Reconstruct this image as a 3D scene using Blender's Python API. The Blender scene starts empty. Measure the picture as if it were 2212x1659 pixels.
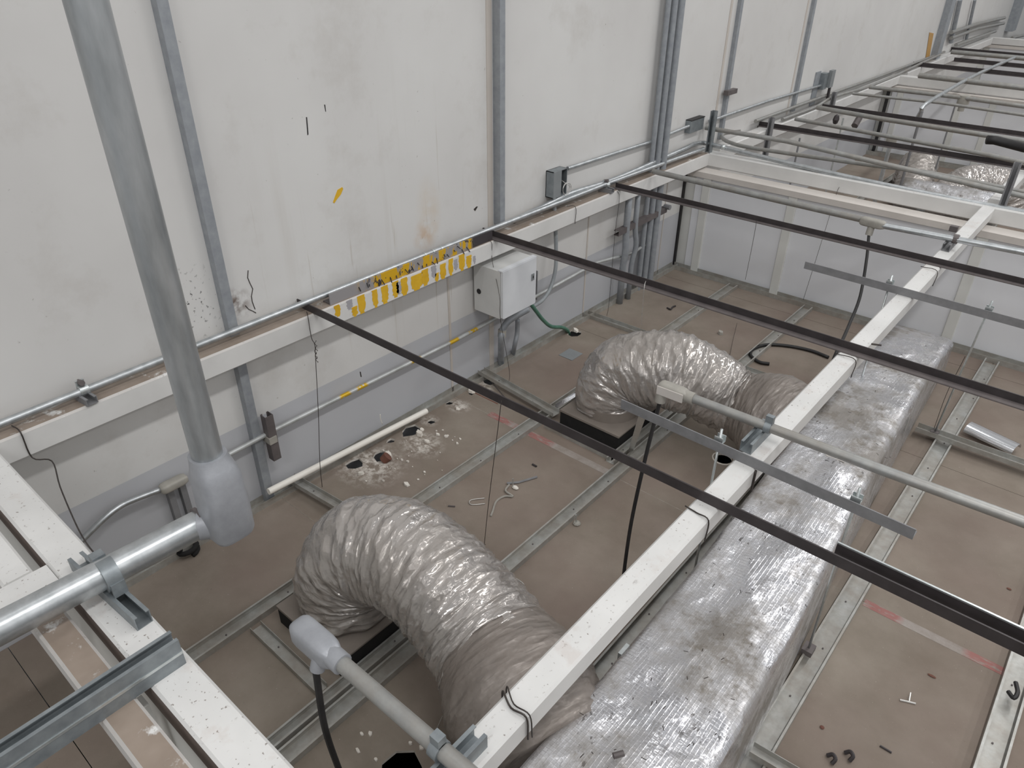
import bpy, bmesh, math, random
from mathutils import Vector, Matrix, noise
R_ = random.Random(7)
SC = bpy.context.scene
COL = SC.collection
V = Vector

# ------------------------------------------------------------------ camera
W, H, FPX = 2212, 1659, 1579.588
CAM = V((2.715, 0.0, 2.4))
MC = Matrix(((0.75960925, 0.65034479, 0.00674103),
             (0.34778575, -0.39741523, -0.84917973),
             (-0.54958062, 0.64738921, -0.52806093)))      # rows: right, down, forward
cd = bpy.data.cameras.new('camera')
cd.sensor_width = 36.0
cd.lens = 36.0 * FPX / W
cd.clip_start = 0.02
cd.clip_end = 200
cam = bpy.data.objects.new('camera', cd)
COL.objects.link(cam)
rt, dn, fw = MC[0].copy(), MC[1].copy(), MC[2].copy()
m4 = Matrix((rt, -dn, -fw)).transposed().to_4x4()
m4.translation = CAM
cam.matrix_world = m4
SC.camera = cam


def at(u, v, x=None, y=None, z=None):
    """the point of the place that a pixel of the photograph shows, on a plane x, y or z"""
    d = rt * ((u - W / 2) / FPX) + dn * ((v - H / 2) / FPX) + fw
    if x is not None:
        t = (x - CAM.x) / d.x
    elif y is not None:
        t = (y - CAM.y) / d.y
    else:
        t = (z - CAM.z) / d.z
    return CAM + d * t


# ------------------------------------------------------------------ world, lights, exposure
SC.view_settings.view_transform = 'Standard'
SC.view_settings.look = 'None'
SC.view_settings.gamma = 1.0
SC.view_settings.use_curve_mapping = False
SC.view_settings.exposure = 0.0
wd = bpy.data.worlds.new('hall')
SC.world = wd
wd.use_nodes = True
wd.node_tree.nodes['Background'].inputs[0].default_value = (0.97, 0.985, 1.0, 1)
wd.node_tree.nodes['Background'].inputs[1].default_value = 0.42
for lx, lw in ((1.0, 12), (3.7, 78), (7.4, 34), (11.0, 46)):
    for ly in (-8.0, -3.6, 0.8, 5.2, 9.6, 14.0):
        ld = bpy.data.lights.new('hall_lamp', 'AREA')
        ld.shape = 'RECTANGLE'
        ld.size = 0.35
        ld.size_y = 2.6
        ld.energy = lw
        ld.color = (1.0, 0.995, 0.985)
        lo = bpy.data.objects.new('hall_lamp', ld)
        lo.location = (lx, ly, 5.6)
        COL.objects.link(lo)


# ------------------------------------------------------------------ materials
def lin(c):
    return tuple(((x / 255) / 12.92 if x / 255 <= 0.04045 else ((x / 255 + 0.055) / 1.055) ** 2.4) for x in c) + (1,)


class NT:
    def __init__(s, name):
        s.m = bpy.data.materials.new(name)
        s.m.use_nodes = True
        s.t = s.m.node_tree
        s.b = s.t.nodes['Principled BSDF']
        s.geo = s.n('ShaderNodeNewGeometry')
        s.pos = s.geo.outputs['Position']

    def n(s, typ, **k):
        nd = s.t.nodes.new(typ)
        for a, b in k.items():
            setattr(nd, a, b)
        return nd

    def l(s, a, b):
        s.t.links.new(a, b)

    def noise(s, scale, detail=4, rough=0.55, stretch=None, off=0):
        src = s.pos
        if stretch or off:
            mp = s.n('ShaderNodeMapping')
            mp.inputs['Scale'].default_value = stretch or (1, 1, 1)
            mp.inputs['Location'].default_value = (off, off * 1.7, off * 0.3)
            s.l(src, mp.inputs['Vector'])
            src = mp.outputs[0]
        nz = s.n('ShaderNodeTexNoise')
        nz.inputs['Scale'].default_value = scale
        nz.inputs['Detail'].default_value = detail
        nz.inputs['Roughness'].default_value = rough
        s.l(src, nz.inputs['Vector'])
        return nz.outputs['Fac']

    def ramp(s, fac, a, b):
        """0 below a, 1 above b"""
        mr = s.n('ShaderNodeMapRange')
        mr.inputs['From Min'].default_value = a
        mr.inputs['From Max'].default_value = b
        s.l(fac, mr.inputs['Value'])
        return mr.outputs[0]

    def math(s, op, a, b=None):
        nd = s.n('ShaderNodeMath', operation=op)
        for i, q in enumerate((a, b)):
            if q is None:
                continue
            if isinstance(q, (int, float)):
                nd.inputs[i].default_value = q
            else:
                s.l(q, nd.inputs[i])
        return nd.outputs[0]

    def mix(s, fac, a, b):
        nd = s.n('ShaderNodeMix', data_type='RGBA')
        if isinstance(fac, (int, float)):
            nd.inputs[0].default_value = fac
        else:
            s.l(fac, nd.inputs[0])
        for i, q in ((6, a), (7, b)):
            if isinstance(q, tuple):
                nd.inputs[i].default_value = q
            else:
                s.l(q, nd.inputs[i])
        return nd.outputs[2]

    def sep(s):
        x = s.n('ShaderNodeSeparateXYZ')
        s.l(s.pos, x.inputs[0])
        return x.outputs

    def up(s):
        x = s.n('ShaderNodeSeparateXYZ')
        s.l(s.geo.outputs['Normal'], x.inputs[0])
        return x.outputs[2]

    def blob(s, p, r, soft=0.6):
        """1 near the point p, 0 beyond r"""
        d = s.n('ShaderNodeVectorMath', operation='DISTANCE')
        s.l(s.pos, d.inputs[0])
        d.inputs[1].default_value = p
        return s.ramp(d.outputs['Value'], r, r * (1 - soft))

    def blobs(s, p, sc, soft=0.6):
        mp = s.n('ShaderNodeVectorMath', operation='SUBTRACT')
        s.l(s.pos, mp.inputs[0])
        mp.inputs[1].default_value = p
        dv = s.n('ShaderNodeVectorMath', operation='DIVIDE')
        s.l(mp.outputs[0], dv.inputs[0])
        dv.inputs[1].default_value = sc
        ln = s.n('ShaderNodeVectorMath', operation='LENGTH')
        s.l(dv.outputs[0], ln.inputs[0])
        return s.ramp(ln.outputs['Value'], 1.0, 1 - soft)

    def bump(s, h, strength=0.3, dist=0.01):
        b = s.n('ShaderNodeBump')
        b.inputs['Strength'].default_value = strength
        b.inputs['Distance'].default_value = dist
        s.l(h, b.inputs['Height'])
        s.l(b.outputs[0], s.b.inputs['Normal'])

    def fin(s, color=None, rough=0.6, metal=0.0):
        if color is not None:
            if isinstance(color, tuple):
                s.b.inputs['Base Color'].default_value = color
            else:
                s.l(color, s.b.inputs['Base Color'])
        for k, q in (('Roughness', rough), ('Metallic', metal)):
            if isinstance(q, (int, float)):
                s.b.inputs[k].default_value = q
            else:
                s.l(q, s.b.inputs[k])
        return s.m


def simple(name, c1, c2, scale=8, rough=0.6, metal=0.0, bump=0.0, bscale=40, stretch=None):
    t = NT(name)
    f = t.ramp(t.noise(scale, 5, 0.6, stretch), 0.3, 0.7)
    col = t.mix(f, lin(c1), lin(c2))
    if bump:
        t.bump(t.noise(bscale, 4), bump, 0.004)
    return t.fin(col, rough, metal)


def m_wall():
    t = NT('painted wall, two tones')
    x, y, z = t.sep()
    big = t.ramp(t.noise(0.9, 4), 0.3, 0.7)
    white = t.mix(big, lin((203, 201, 199)), lin((216, 215, 213)))
    grey = t.mix(big, lin((178, 179, 183)), lin((190, 191, 195)))
    isgrey = t.ramp(z, 0.4645, 0.4615)
    streak = t.math('MAXIMUM', t.math('MULTIPLY', t.ramp(t.noise(7, 5, 0.6, (0.1, 1, 0.055)), 0.58, 0.76), 0.5), t.ramp(t.noise(30, 4, 0.6, (0.1, 1, 0.03), 3.3), 0.63, 0.68))
    area = t.math('MAXIMUM', t.blobs((0, 2.15, 1.25), (0.3, 0.75, 0.8)), t.blobs((0, 2.5, 0.8), (0.3, 0.5, 0.6)))
    col = t.mix(t.math('MULTIPLY', t.math('MULTIPLY', streak, area), 0.5), white, lin((163, 152, 136)))
    grime = t.ramp(t.noise(2.2, 6, 0.7), 0.54, 0.8)
    col = t.mix(t.math('MULTIPLY', grime, 0.4), col, lin((172, 165, 156)))
    fleck = t.math('MULTIPLY', t.ramp(t.noise(46, 3, 0.5), 0.71, 0.75), t.ramp(t.noise(2.6, 3), 0.48, 0.62))
    col = t.mix(t.math('MULTIPLY', fleck, 0.55), col, lin((120, 112, 104)))
    rust = t.math('MULTIPLY', t.blobs((0, 2.52, 1.16), (0.3, 0.1, 0.2), 0.9), t.ramp(t.noise(11, 4), 0.3, 0.7))
    col = t.mix(t.math('MULTIPLY', rust, 0.38), col, lin((196, 164, 112)))
    rust2 = t.math('MULTIPLY', t.blob((0, 2.49, 1.04), 0.1, 0.9), t.ramp(t.noise(16, 4), 0.35, 0.6))
    col = t.mix(t.math('MULTIPLY', rust2, 0.5), col, lin((186, 140, 84)))
    sc = t.math('MULTIPLY', t.blob((0, 1.38, 1.035), 0.09, 0.9), t.ramp(t.noise(26, 5), 0.4, 0.62))
    col = t.mix(sc, col, lin((92, 66, 52)))
    sp = t.math('MULTIPLY', t.blobs((0, 1.2, 1.1), (0.3, 0.17, 0.2), 0.9), t.ramp(t.noise(52, 3), 0.6, 0.66))
    col = t.mix(sp, col, lin((60, 58, 58)))
    col = t.mix(isgrey, col, grey)
    t.bump(t.noise(60, 3), 0.08, 0.003)
    return t.fin(col, 0.62)


def m_beam(name, dusty=0.0):
    t = NT(name)
    base = t.mix(t.ramp(t.noise(5, 4), 0.3, 0.7), lin((207, 206, 204)), lin((219, 218, 216)))
    spk = t.math('MULTIPLY', t.ramp(t.noise(95, 2, 0.5), 0.66, 0.71), t.ramp(t.noise(7, 3), 0.36, 0.55))
    scr = t.ramp(t.noise(24, 5, 0.6, (3, 1, 1)), 0.66, 0.74)
    upf = t.ramp(t.up(), 0.6, 0.9)
    dirt = t.math('MULTIPLY', t.math('MAXIMUM', spk, t.math('MULTIPLY', scr, 0.5)), upf)
    col = t.mix(t.math('MULTIPLY', dirt, 0.75), base, lin((112, 98, 90)))
    patch = t.math('MULTIPLY', t.ramp(t.noise(6, 5, 0.65), 0.56, 0.64), upf)
    col = t.mix(t.math('MULTIPLY', patch, 0.25), col, lin((184, 166, 156)))
    if dusty:
        d = t.math('MULTIPLY', t.ramp(t.noise(9, 5, 0.7), 0.62 - 0.3 * dusty, 0.70 - 0.3 * dusty), upf)
        col = t.mix(d, col, t.mix(t.noise(14, 3), lin((126, 112, 100)), lin((160, 146, 134))))
    return t.fin(col, 0.42)


def m_dry():
    t = NT('dusty drywall paper')
    a = t.ramp(t.noise(2.3, 6, 0.65), 0.3, 0.72)
    b = t.ramp(t.noise(1.1, 4, 0.6, None, 3.1), 0.38, 0.66)
    col = t.mix(a, lin((120, 110, 98)), lin((147, 137, 126)))
    col = t.mix(t.math('MULTIPLY', b, 0.65), col, lin((120, 103, 95)))
    st = t.ramp(t.noise(5, 5, 0.6, (0.35, 1, 1), 8.0), 0.6, 0.78)
    col = t.mix(t.math('MULTIPLY', st, 0.35), col, lin((104, 91, 79)))
    sp = t.ramp(t.noise(120, 2), 0.7, 0.75)
    col = t.mix(t.math('MULTIPLY', sp, 0.5), col, lin((92, 82, 74)))
    sp2 = t.ramp(t.noise(140, 2, 0.5, None, 5.5), 0.72, 0.77)
    col = t.mix(t.math('MULTIPLY', sp2, 0.4), col, lin((205, 198, 190)))
    fine = t.noise(260, 2)
    pl = None
    for p, r in (((0.17, 1.84, 0), 0.2), ((0.25, 2.14, 0), 0.13), ((0.14, 2.55, 0), 0.08), ((0.12, 2.33, 0), 0.06), ((0.11, 2.82, 0), 0.07)):
        q = t.blobs(p, (r * 1.2, r, 1), 0.95)
        pl = q if pl is None else t.math('MAXIMUM', pl, q)
    pm = t.math('MULTIPLY', pl, t.ramp(t.noise(22, 6, 0.75), 0.44, 0.6))
    col = t.mix(t.math('MULTIPLY', pm, 0.9), col, lin((226, 220, 212)))
    t.bump(fine, 0.12, 0.002)
    return t.fin(col, 0.85)


def m_foil(name, dust, c_dust, rough=0.22, scrim=True, wr=9, base=(226, 226, 230), metal=0.9, hv=False):
    t = NT(name)
    src = t.pos
    if hv:        # around the hose (x, y) and along it (z)
        at_ = t.n('ShaderNodeAttribute', attribute_name='hv')
        src = at_.outputs['Vector']

    def nz(scale, detail, rgh, st, off=0.0):
        mp = t.n('ShaderNodeMapping')
        mp.inputs['Scale'].default_value = st
        mp.inputs['Location'].default_value = (off, off * 1.3, off * .7)
        t.l(src, mp.inputs['Vector'])
        q = t.n('ShaderNodeTexNoise')
        q.inputs['Scale'].default_value = scale
        q.inputs['Detail'].default_value = detail
        q.inputs['Roughness'].default_value = rgh
        t.l(mp.outputs[0], q.inputs['Vector'])
        return q.outputs['Fac']

    def ridge(f):
        return t.math('SUBTRACT', 1.0, t.math('MULTIPLY', t.math('ABSOLUTE', t.math('SUBTRACT', f, 0.5)), 5.0))
    n1 = t.ramp(t.noise(2.1, 7, 0.74, None, 2.2), 0.42, 0.58)
    n2 = t.ramp(t.noise(24, 4, 0.6), 0.55, 0.72)
    msk = t.math('MINIMUM', t.math('ADD', t.math('MULTIPLY', n1, dust), t.math('MULTIPLY', n2, 0.3)), 1.0)
    col = t.mix(msk, lin(base), c_dust)
    blk = t.math('MULTIPLY', t.ramp(t.noise(60, 4, 0.6, (1, 0.5, 1), 4.0), 0.62, 0.67), t.ramp(t.noise(4.5, 3, 0.5, None, 1.0), 0.44, 0.58))
    col = t.mix(t.math('MULTIPLY', blk, 0.7 if scrim else 0.15), col, lin((78, 72, 68)))
    met = t.math('SUBTRACT', metal, t.math('MULTIPLY', msk, metal * 0.8))
    rgh = t.math('ADD', rough, t.math('MULTIPLY', msk, 0.32))
    if hv:
        h = t.math('ADD', ridge(nz(1.0, 2, 0.4, (1.0, 1.0, 17))), t.math('MULTIPLY', ridge(nz(1.0, 2, 0.45, (2.2, 2.2, 30), 4.0)), 0.35))
        h = t.math('ADD', h, t.math('MULTIPLY', nz(1.0, 2, 0.5, (6, 6, 26), 2.0), 0.5))
        t.bump(h, 0.62, 0.012)
    else:
        h = t.math('ADD', ridge(nz(wr, 3, 0.5, (1, .6, 1))), t.math('MULTIPLY', ridge(nz(wr * 3, 3, 0.5, (1, 1, 1), 3.0)), 0.22))
        w = t.n('ShaderNodeTexWave', wave_type='BANDS', bands_direction='Y')
        w.inputs['Scale'].default_value = 24
        w.inputs['Distortion'].default_value = 0.5
        t.l(t.pos, w.inputs['Vector'])
        w2 = t.n('ShaderNodeTexWave', wave_type='BANDS', bands_direction='X')
        w2.inputs['Scale'].default_value = 24
        t.l(t.pos, w2.inputs['Vector'])
        h = t.math('ADD', h, t.math('MULTIPLY', t.math('ADD', t.ramp(w.outputs['Fac'], 0.8, 1.0), t.math('MULTIPLY', t.ramp(w2.outputs['Fac'], 0.8, 1.0), 0.5)), 0.10))
        t.bump(h, 0.42, 0.012)
    return t.fin(col, rgh, met)


def m_yellow_plate():
    t = NT('grey plate splashed with yellow paint')
    x, y, z = t.sep()
    a = t.ramp(t.noise(17, 4, 0.6, (1, 1, 0.3)), 0.46, 0.5)
    inr = t.math('MULTIPLY', t.ramp(y, 1.92, 2.06), t.ramp(y, 2.74, 2.72))
    col = t.mix(t.math('MULTIPLY', a, inr), lin((148, 145, 146)), lin((206, 162, 24)))
    dk = t.math('MULTIPLY', t.ramp(t.noise(34, 3, 0.5, None, 2.0), 0.62, 0.66), inr)
    col = t.mix(t.math('MAXIMUM', dk, t.ramp(y, 2.72, 2.74)), col, lin((62, 57, 60)))
    return t.fin(col, 0.55)


def m_cond_yellow():
    t = NT('galvanised tube with yellow splashes')
    x, y, z = t.sep()
    acc = None
    for p in (1.83, 1.94, 2.32, 2.62, 2.78):
        q = t.blob((0.045, p, 0.37), 0.045, 0.3)
        acc = q if acc is None else t.math('MAXIMUM', acc, q)
    f = t.math('MULTIPLY', acc, t.ramp(t.noise(30, 3), 0.35, 0.4))
    col = t.mix(t.ramp(t.noise(14, 4), 0.3, 0.7), lin((168, 170, 168)), lin((196, 198, 198)))
    col = t.mix(f, col, lin((206, 168, 40)))
    return t.fin(col, 0.42, 0.35)


def m_tape():
    t = NT('printed edge tape, scuffed')
    x, y, z = t.sep()
    red = None
    for p in (0.40, 0.62, 0.70, 2.52, 2.95, 0.1):
        q = t.blobs((p, 2.6, 0), (0.11, 0.3, 0.3), 0.3)
        red = q if red is None else t.math('MAXIMUM', red, q)
    red = t.math('MULTIPLY', red, t.ramp(t.noise(20, 4, 0.6, (1, 4, 1)), 0.36, 0.5))
    col = t.mix(t.ramp(t.noise(9, 5, 0.7), 0.35, 0.65), lin((134, 124, 116)), lin((158, 150, 144)))
    col = t.mix(t.math('MULTIPLY', red, 0.7), col, lin((150, 82, 78)))
    return t.fin(col, 0.8)


def m_galv(name, c1, c2, rough, metal, dust=0.0):
    t = NT(name)
    col = t.mix(t.ramp(t.noise(22, 4, 0.6), 0.3, 0.7), lin(c1), lin(c2))
    if dust:
        d = t.math('MULTIPLY', t.ramp(t.noise(6, 5, 0.7), 0.35, 0.65), dust)
        col = t.mix(d, col, lin((150, 140, 128)))
    return t.fin(col, rough, metal)


def m_print():
    """galvanised tube with a line of dark ink print along it"""
    t = NT('galvanised tube with an ink print line')
    x, y, z = t.sep()
    col = t.mix(t.ramp(t.noise(18, 4, 0.6, (1, 1, 0.25)), 0.3, 0.7), lin((150, 154, 156)), lin((186, 189, 191)))
    a = t.ramp(t.math('ABSOLUTE', t.math('SUBTRACT', t.math('ADD', x, t.math('MULTIPLY', y, 0.75)), 1.5545)), 0.006, 0.004)
    side = t.ramp(x, 1.139, 1.135)
    ink = t.math('MULTIPLY', t.math('MULTIPLY', a, side), t.ramp(t.noise(34, 3, 0.6, (0.2, 0.2, 1)), 0.52, 0.55))
    col = t.mix(t.math('MULTIPLY', ink, 0.8), col, lin((52, 52, 56)))
    return t.fin(col, 0.4, 0.75)


MAT = dict(
    wall=m_wall(), beam=m_beam('white painted steel'), beamd=m_beam('white steel under brown dust', 1.0), beamh=m_beam('white steel, patchy dust', 0.35),
    dry=m_dry(), face_tone=simple('brown primer, unpainted', (104, 92, 86), (124, 111, 104), 9, 0.75), core=simple('gypsum core', (226, 221, 213), (206, 198, 188), 30, 0.9),  # the brown is the shade on the corner beam, put into colour
    foil=m_foil('silver foil duct wrap', 0.9, lin((132, 126, 119)), 0.2, wr=6),
    flex=m_foil('grey foil hose, dusty', 0.55, lin((146, 138, 131)), 0.12, False, base=(190, 185, 181), metal=0.62, hv=True),
    flexd=m_foil('dull dusty foil sleeve', 0.9, lin((122, 113, 106)), 0.3, False, base=(142, 134, 128), metal=0.3, hv=True),
    yplate=m_yellow_plate(), cy=m_cond_yellow(), tape=m_tape(),
    galv=m_galv('galvanised tube', (168, 172, 174), (200, 203, 205), 0.34, 0.8),
    galvp=m_print(),
    galvd=m_galv('dusty grey conduit', (146, 147, 146), (166, 167, 165), 0.42, 0.5, 0.45),
    stud=m_galv('dusty galvanised stud', (160, 160, 156), (186, 187, 184), 0.42, 0.35, 0.6),
    strut=m_galv('zinc strut channel', (126, 132, 136), (152, 158, 161), 0.45, 0.55),
    strutd=m_galv('grey strut channel, dull', (122, 122, 124), (138, 138, 140), 0.6, 0.2),
    wstrut=m_galv('grey wall strut', (142, 146, 152), (160, 164, 168), 0.55, 0.25),
    cast=simple('grey cast fitting', (150, 152, 157), (164, 166, 171), 20, 0.42, 0.3, 0.1, 120),
    castd=simple('dusty cast fitting', (150, 147, 140), (168, 164, 156), 20, 0.55, 0.1, 0.1, 120),
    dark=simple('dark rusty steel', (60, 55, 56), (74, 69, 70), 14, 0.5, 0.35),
    dark2=simple('dark steel top', (92, 86, 86), (110, 103, 102), 14, 0.6, 0.2),  # paler copy of dark; carries the light on the angle feet
    black=simple('black rubber', (26, 25, 26), (40, 38, 38), 20, 0.55),
    void=simple('black insulation', (20, 19, 19), (30, 28, 28), 20, 0.9),
    lid=simple('dusty grey board', (116, 108, 101), (136, 127, 119), 5, 0.8),
    box=simple('light grey enamel', (206, 208, 212), (216, 218, 221), 6, 0.38),
    boxside=simple('grey enamel', (198, 198, 196), (208, 208, 206), 6, 0.4),
    flexc=simple('grey liquid tight hose', (134, 139, 142), (152, 156, 158), 20, 0.5),
    green=simple('green liquid tight hose', (66, 108, 92), (88, 128, 110), 20, 0.5),
    pvc=simple('white plastic tube', (226, 221, 212), (236, 232, 224), 5, 0.4),
    panel=simple('light grey wall panel', (218, 219, 223), (225, 226, 229), 1.5, 0.5),
    panelw=simple('off white panel post', (206, 206, 202), (218, 218, 214), 3, 0.5),
    ledge=simple('off white ledge', (196, 190, 184), (210, 204, 198), 4, 0.6),
    seam=simple('beige wall batten', (190, 182, 174), (198, 191, 184), 4, 0.6),
    sheet=simple('bright sheet metal', (225, 226, 228), (240, 240, 242), 4, 0.16, 1.0),
    zinc=simple('bright zinc hardware', (190, 196, 196), (214, 218, 218), 40, 0.3, 0.8),
    wire=simple('black tie wire', (54, 48, 46), (72, 66, 62), 30, 0.5, 0.4),
    bwire=simple('bright wire', (196, 194, 190), (214, 212, 208), 30, 0.35, 0.6),
    rust=simple('rust brown', (96, 62, 52), (118, 78, 64), 30, 0.8),
    yellow=simple('yellow paint', (206, 160, 30), (222, 178, 44), 20, 0.6),
    orange=simple('ochre stripe', (176, 136, 78), (190, 150, 92), 20, 0.6),
    seam2=simple('grey primer', (158, 156, 160), (170, 168, 172), 14, 0.6),
    plate=simple('grey cover plate', (138, 142, 144), (148, 152, 154), 10, 0.45, 0.3),
    deep=simple('unlit room below', (26, 24, 23), (32, 30, 28), 5, 0.9),
)


# ------------------------------------------------------------------ mesh building
class MB:
    def __init__(s):
        s.v, s.f, s.mi = [], [], []

    def add(s, vs, fs, mi=0):
        o = len(s.v)
        s.v += [V(p) for p in vs]
        s.f += [[i + o for i in q] for q in fs]
        s.mi += [mi] * len(fs)
        return s

    def box(s, a, b, mi=0, bev=0.0):
        a, b = V(a), V(b)
        if bev <= 0:
            x0, y0, z0 = a
            x1, y1, z1 = b
            return s.add([(x0, y0, z0), (x1, y0, z0), (x1, y1, z0), (x0, y1, z0), (x0, y0, z1), (x1, y0, z1), (x1, y1, z1), (x0, y1, z1)],
                         [(3, 2, 1, 0), (4, 5, 6, 7), (0, 1, 5, 4), (1, 2, 6, 5), (2, 3, 7, 6), (3, 0, 4, 7)], mi)
        d = [b[i] - a[i] for i in range(3)]
        ax = max(range(3), key=lambda i: d[i])
        o = [i for i in range(3) if i != ax]
        w, h = d[o[0]], d[o[1]]
        c = (a + b) / 2
        A, B = c.copy(), c.copy()
        A[ax], B[ax] = a[ax], b[ax]
        up = V((0, 0, 0))
        up[o[1]] = 1
        dv = (B - A).normalized()
        sd = dv.cross(up)
        if abs(sd[o[0]]) < 0.5:
            pass
        return s.prof(rrect(w, h, bev), A, B, up, mi)

    def prof(s, pr, A, B, up=(0, 0, 1), mi=0):
        """closed outline pr (side, up) swept straight from A to B"""
        A, B, up = V(A), V(B), V(up)
        d = (B - A).normalized()
        sd = d.cross(up).normalized()
        up = sd.cross(d)
        n = len(pr)
        vs = [A + sd * a + up * b for a, b in pr] + [B + sd * a + up * b for a, b in pr]
        fs = [[i, i + n, (i + 1) % n + n, (i + 1) % n] for i in range(n)]
        fs += [list(range(n)), list(range(2 * n - 1, n - 1, -1))]
        return s.add(vs, fs, mi)

    def tube(s, pts, r, seg=12, mi=0, caps=True):
        pts = [V(p) for p in pts]
        n = len(pts)
        rs = r if isinstance(r, (list, tuple)) else [r] * n
        tang = []
        for i in range(n):
            a, b = pts[max(i - 1, 0)], pts[min(i + 1, n - 1)]
            tang.append((b - a).normalized())
        ref = V((0, 0, 1)) if abs(tang[0].z) < 0.9 else V((1, 0, 0))
        u = tang[0].cross(ref).normalized()
        vs = []
        for i in range(n):
            u = (u - tang[i] * u.dot(tang[i])).normalized()
            w = tang[i].cross(u)
            for k in range(seg):
                a = 2 * math.pi * k / seg
                vs.append(pts[i] + (u * math.cos(a) + w * math.sin(a)) * rs[i])
        fs = []
        for i in range(n - 1):
            for k in range(seg):
                k2 = (k + 1) % seg
                fs.append([i * seg + k, i * seg + k2, (i + 1) * seg + k2, (i + 1) * seg + k])
        if caps:
            fs.append(list(range(seg - 1, -1, -1)))
            fs.append([(n - 1) * seg + k for k in range(seg)])
        return s.add(vs, fs, mi)

    def ball(s, c, r, mi=0, seg=8):
        c = V(c)
        rr = r if isinstance(r, (list, tuple)) else (r, r, r)
        vs = [c + V((0, 0, -rr[2]))]
        for i in range(1, seg // 2):
            th = math.pi * i / (seg // 2)
            for k in range(seg):
                a = 2 * math.pi * k / seg
                vs.append(c + V((math.sin(th) * math.cos(a) * rr[0], math.sin(th) * math.sin(a) * rr[1], -math.cos(th) * rr[2])))
        vs.append(c + V((0, 0, rr[2])))
        fs = []
        rows = seg // 2 - 1
        for k in range(seg):
            fs.append([0, 1 + (k + 1) % seg, 1 + k])
            for i in range(rows - 1):
                p, q = 1 + i * seg, 1 + (i + 1) * seg
                fs.append([p + k, p + (k + 1) % seg, q + (k + 1) % seg, q + k])
            fs.append([1 + (rows - 1) * seg + k, 1 + (rows - 1) * seg + (k + 1) % seg, len(vs) - 1])
        return s.add(vs, fs, mi)


def rrect(w, h, b):
    w, h = w / 2, h / 2
    return [(-w + b, -h), (w - b, -h), (w, -h + b), (w, h - b), (w - b, h), (-w + b, h), (-w, h - b), (-w, -h + b)]


def ang(leg_u, leg_s, t):
    """L section: upright leg at side 0, foot running to +side (or -side when leg_s is negative)"""
    sg = 1 if leg_s > 0 else -1
    p = [(0, 0), (leg_s, 0), (leg_s, t), (sg * t, t), (sg * t, leg_u), (0, leg_u)]
    return p if sg > 0 else p[::-1]


def chan(w, h, t, lip=0.0):
    """open-topped channel, base at 0"""
    a = w / 2
    if lip <= 0:
        return [(-a, 0), (a, 0), (a, h), (a - t, h), (a - t, t), (-a + t, t), (-a + t, h), (-a, h)]
    return [(-a, 0), (a, 0), (a, h), (a - lip, h), (a - lip, h - t), (a - t, h - t), (a - t, t),
            (-a + t, t), (-a + t, h - t), (-a + lip, h - t), (-a + lip, h), (-a, h)]


def flip(pr, h):
    return [(a, h - b) for a, b in pr][::-1]


def bez(pts, n=8):
    """smooth curve through points"""
    pts = [V(p) for p in pts]
    P = [pts[0] * 2 - pts[1]] + pts + [pts[-1] * 2 - pts[-2]]
    out = []
    for i in range(1, len(P) - 2):
        p0, p1, p2, p3 = P[i - 1], P[i], P[i + 1], P[i + 2]
        for k in range(n):
            t = k / n
            out.append(0.5 * ((2 * p1) + (p2 - p0) * t + (2 * p0 - 5 * p1 + 4 * p2 - p3) * t * t + (3 * p1 - p0 - 3 * p2 + p3) * t ** 3))
    out.append(pts[-1])
    return out


def bend(pts, r, n=6):
    """straight runs with rounded corners"""
    pts = [V(p) for p in pts]
    out = [pts[0]]
    for i in range(1, len(pts) - 1):
        a, b, c = pts[i - 1], pts[i], pts[i + 1]
        u, w = (a - b), (c - b)
        k = min(r, u.length * 0.48, w.length * 0.48)
        p, q = b + u.normalized() * k, b + w.normalized() * k
        for j in range(n + 1):
            t = j / n
            out.append(p * (1 - t) ** 2 + b * 2 * t * (1 - t) + q * t * t)
    out.append(pts[-1])
    return out


def obj(name, mb, mat, parent=None, smooth=False, base=None):
    me = bpy.data.meshes.new(name)
    if parent is None:
        if base is None:
            xs = [p.x for p in mb.v]
            ys = [p.y for p in mb.v]
            base = V(((min(xs) + max(xs)) / 2, (min(ys) + max(ys)) / 2, min(p.z for p in mb.v)))
        off = V(base)
    else:
        off = V(parent.get('_o', (0, 0, 0)))
    me.from_pydata([p - off for p in mb.v], [], mb.f)
    ms = mat if isinstance(mat, (list, tuple)) else [mat]
    for m in ms:
        me.materials.append(MAT[m] if isinstance(m, str) else m)
    me.polygons.foreach_set('material_index', mb.mi)
    if smooth is True:
        me.polygons.foreach_set('use_smooth', [True] * len(mb.f))
    me.update()
    if hasattr(mb, 'hv'):
        me.attributes.new('hv', 'FLOAT_VECTOR', 'POINT').data.foreach_set('vector', mb.hv)
    if smooth == 'auto':
        me.polygons.foreach_set('use_smooth', [True] * len(mb.f))
        me.set_sharp_from_angle(angle=math.radians(40))
    o = bpy.data.objects.new(name, me)
    COL.objects.link(o)
    o['_o'] = tuple(off)
    if parent is None:
        o.location = off
    else:
        o.parent = parent
    return o


def tag(o, label, cat, group=None, kind=None):
    if label:
        o['label'] = label
    if cat:
        o['category'] = cat
    if group:
        o['group'] = group
    if kind:
        o['kind'] = kind
    return o


def thing(name, loc, label, cat, group=None):
    o = bpy.data.objects.new(name, None)
    o.empty_display_size = 0.05
    COL.objects.link(o)
    o.location = V(loc)
    o['_o'] = tuple(V(loc))
    return tag(o, label, cat, group)


def struct(o):
    o['kind'] = 'structure'
    return o


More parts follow.
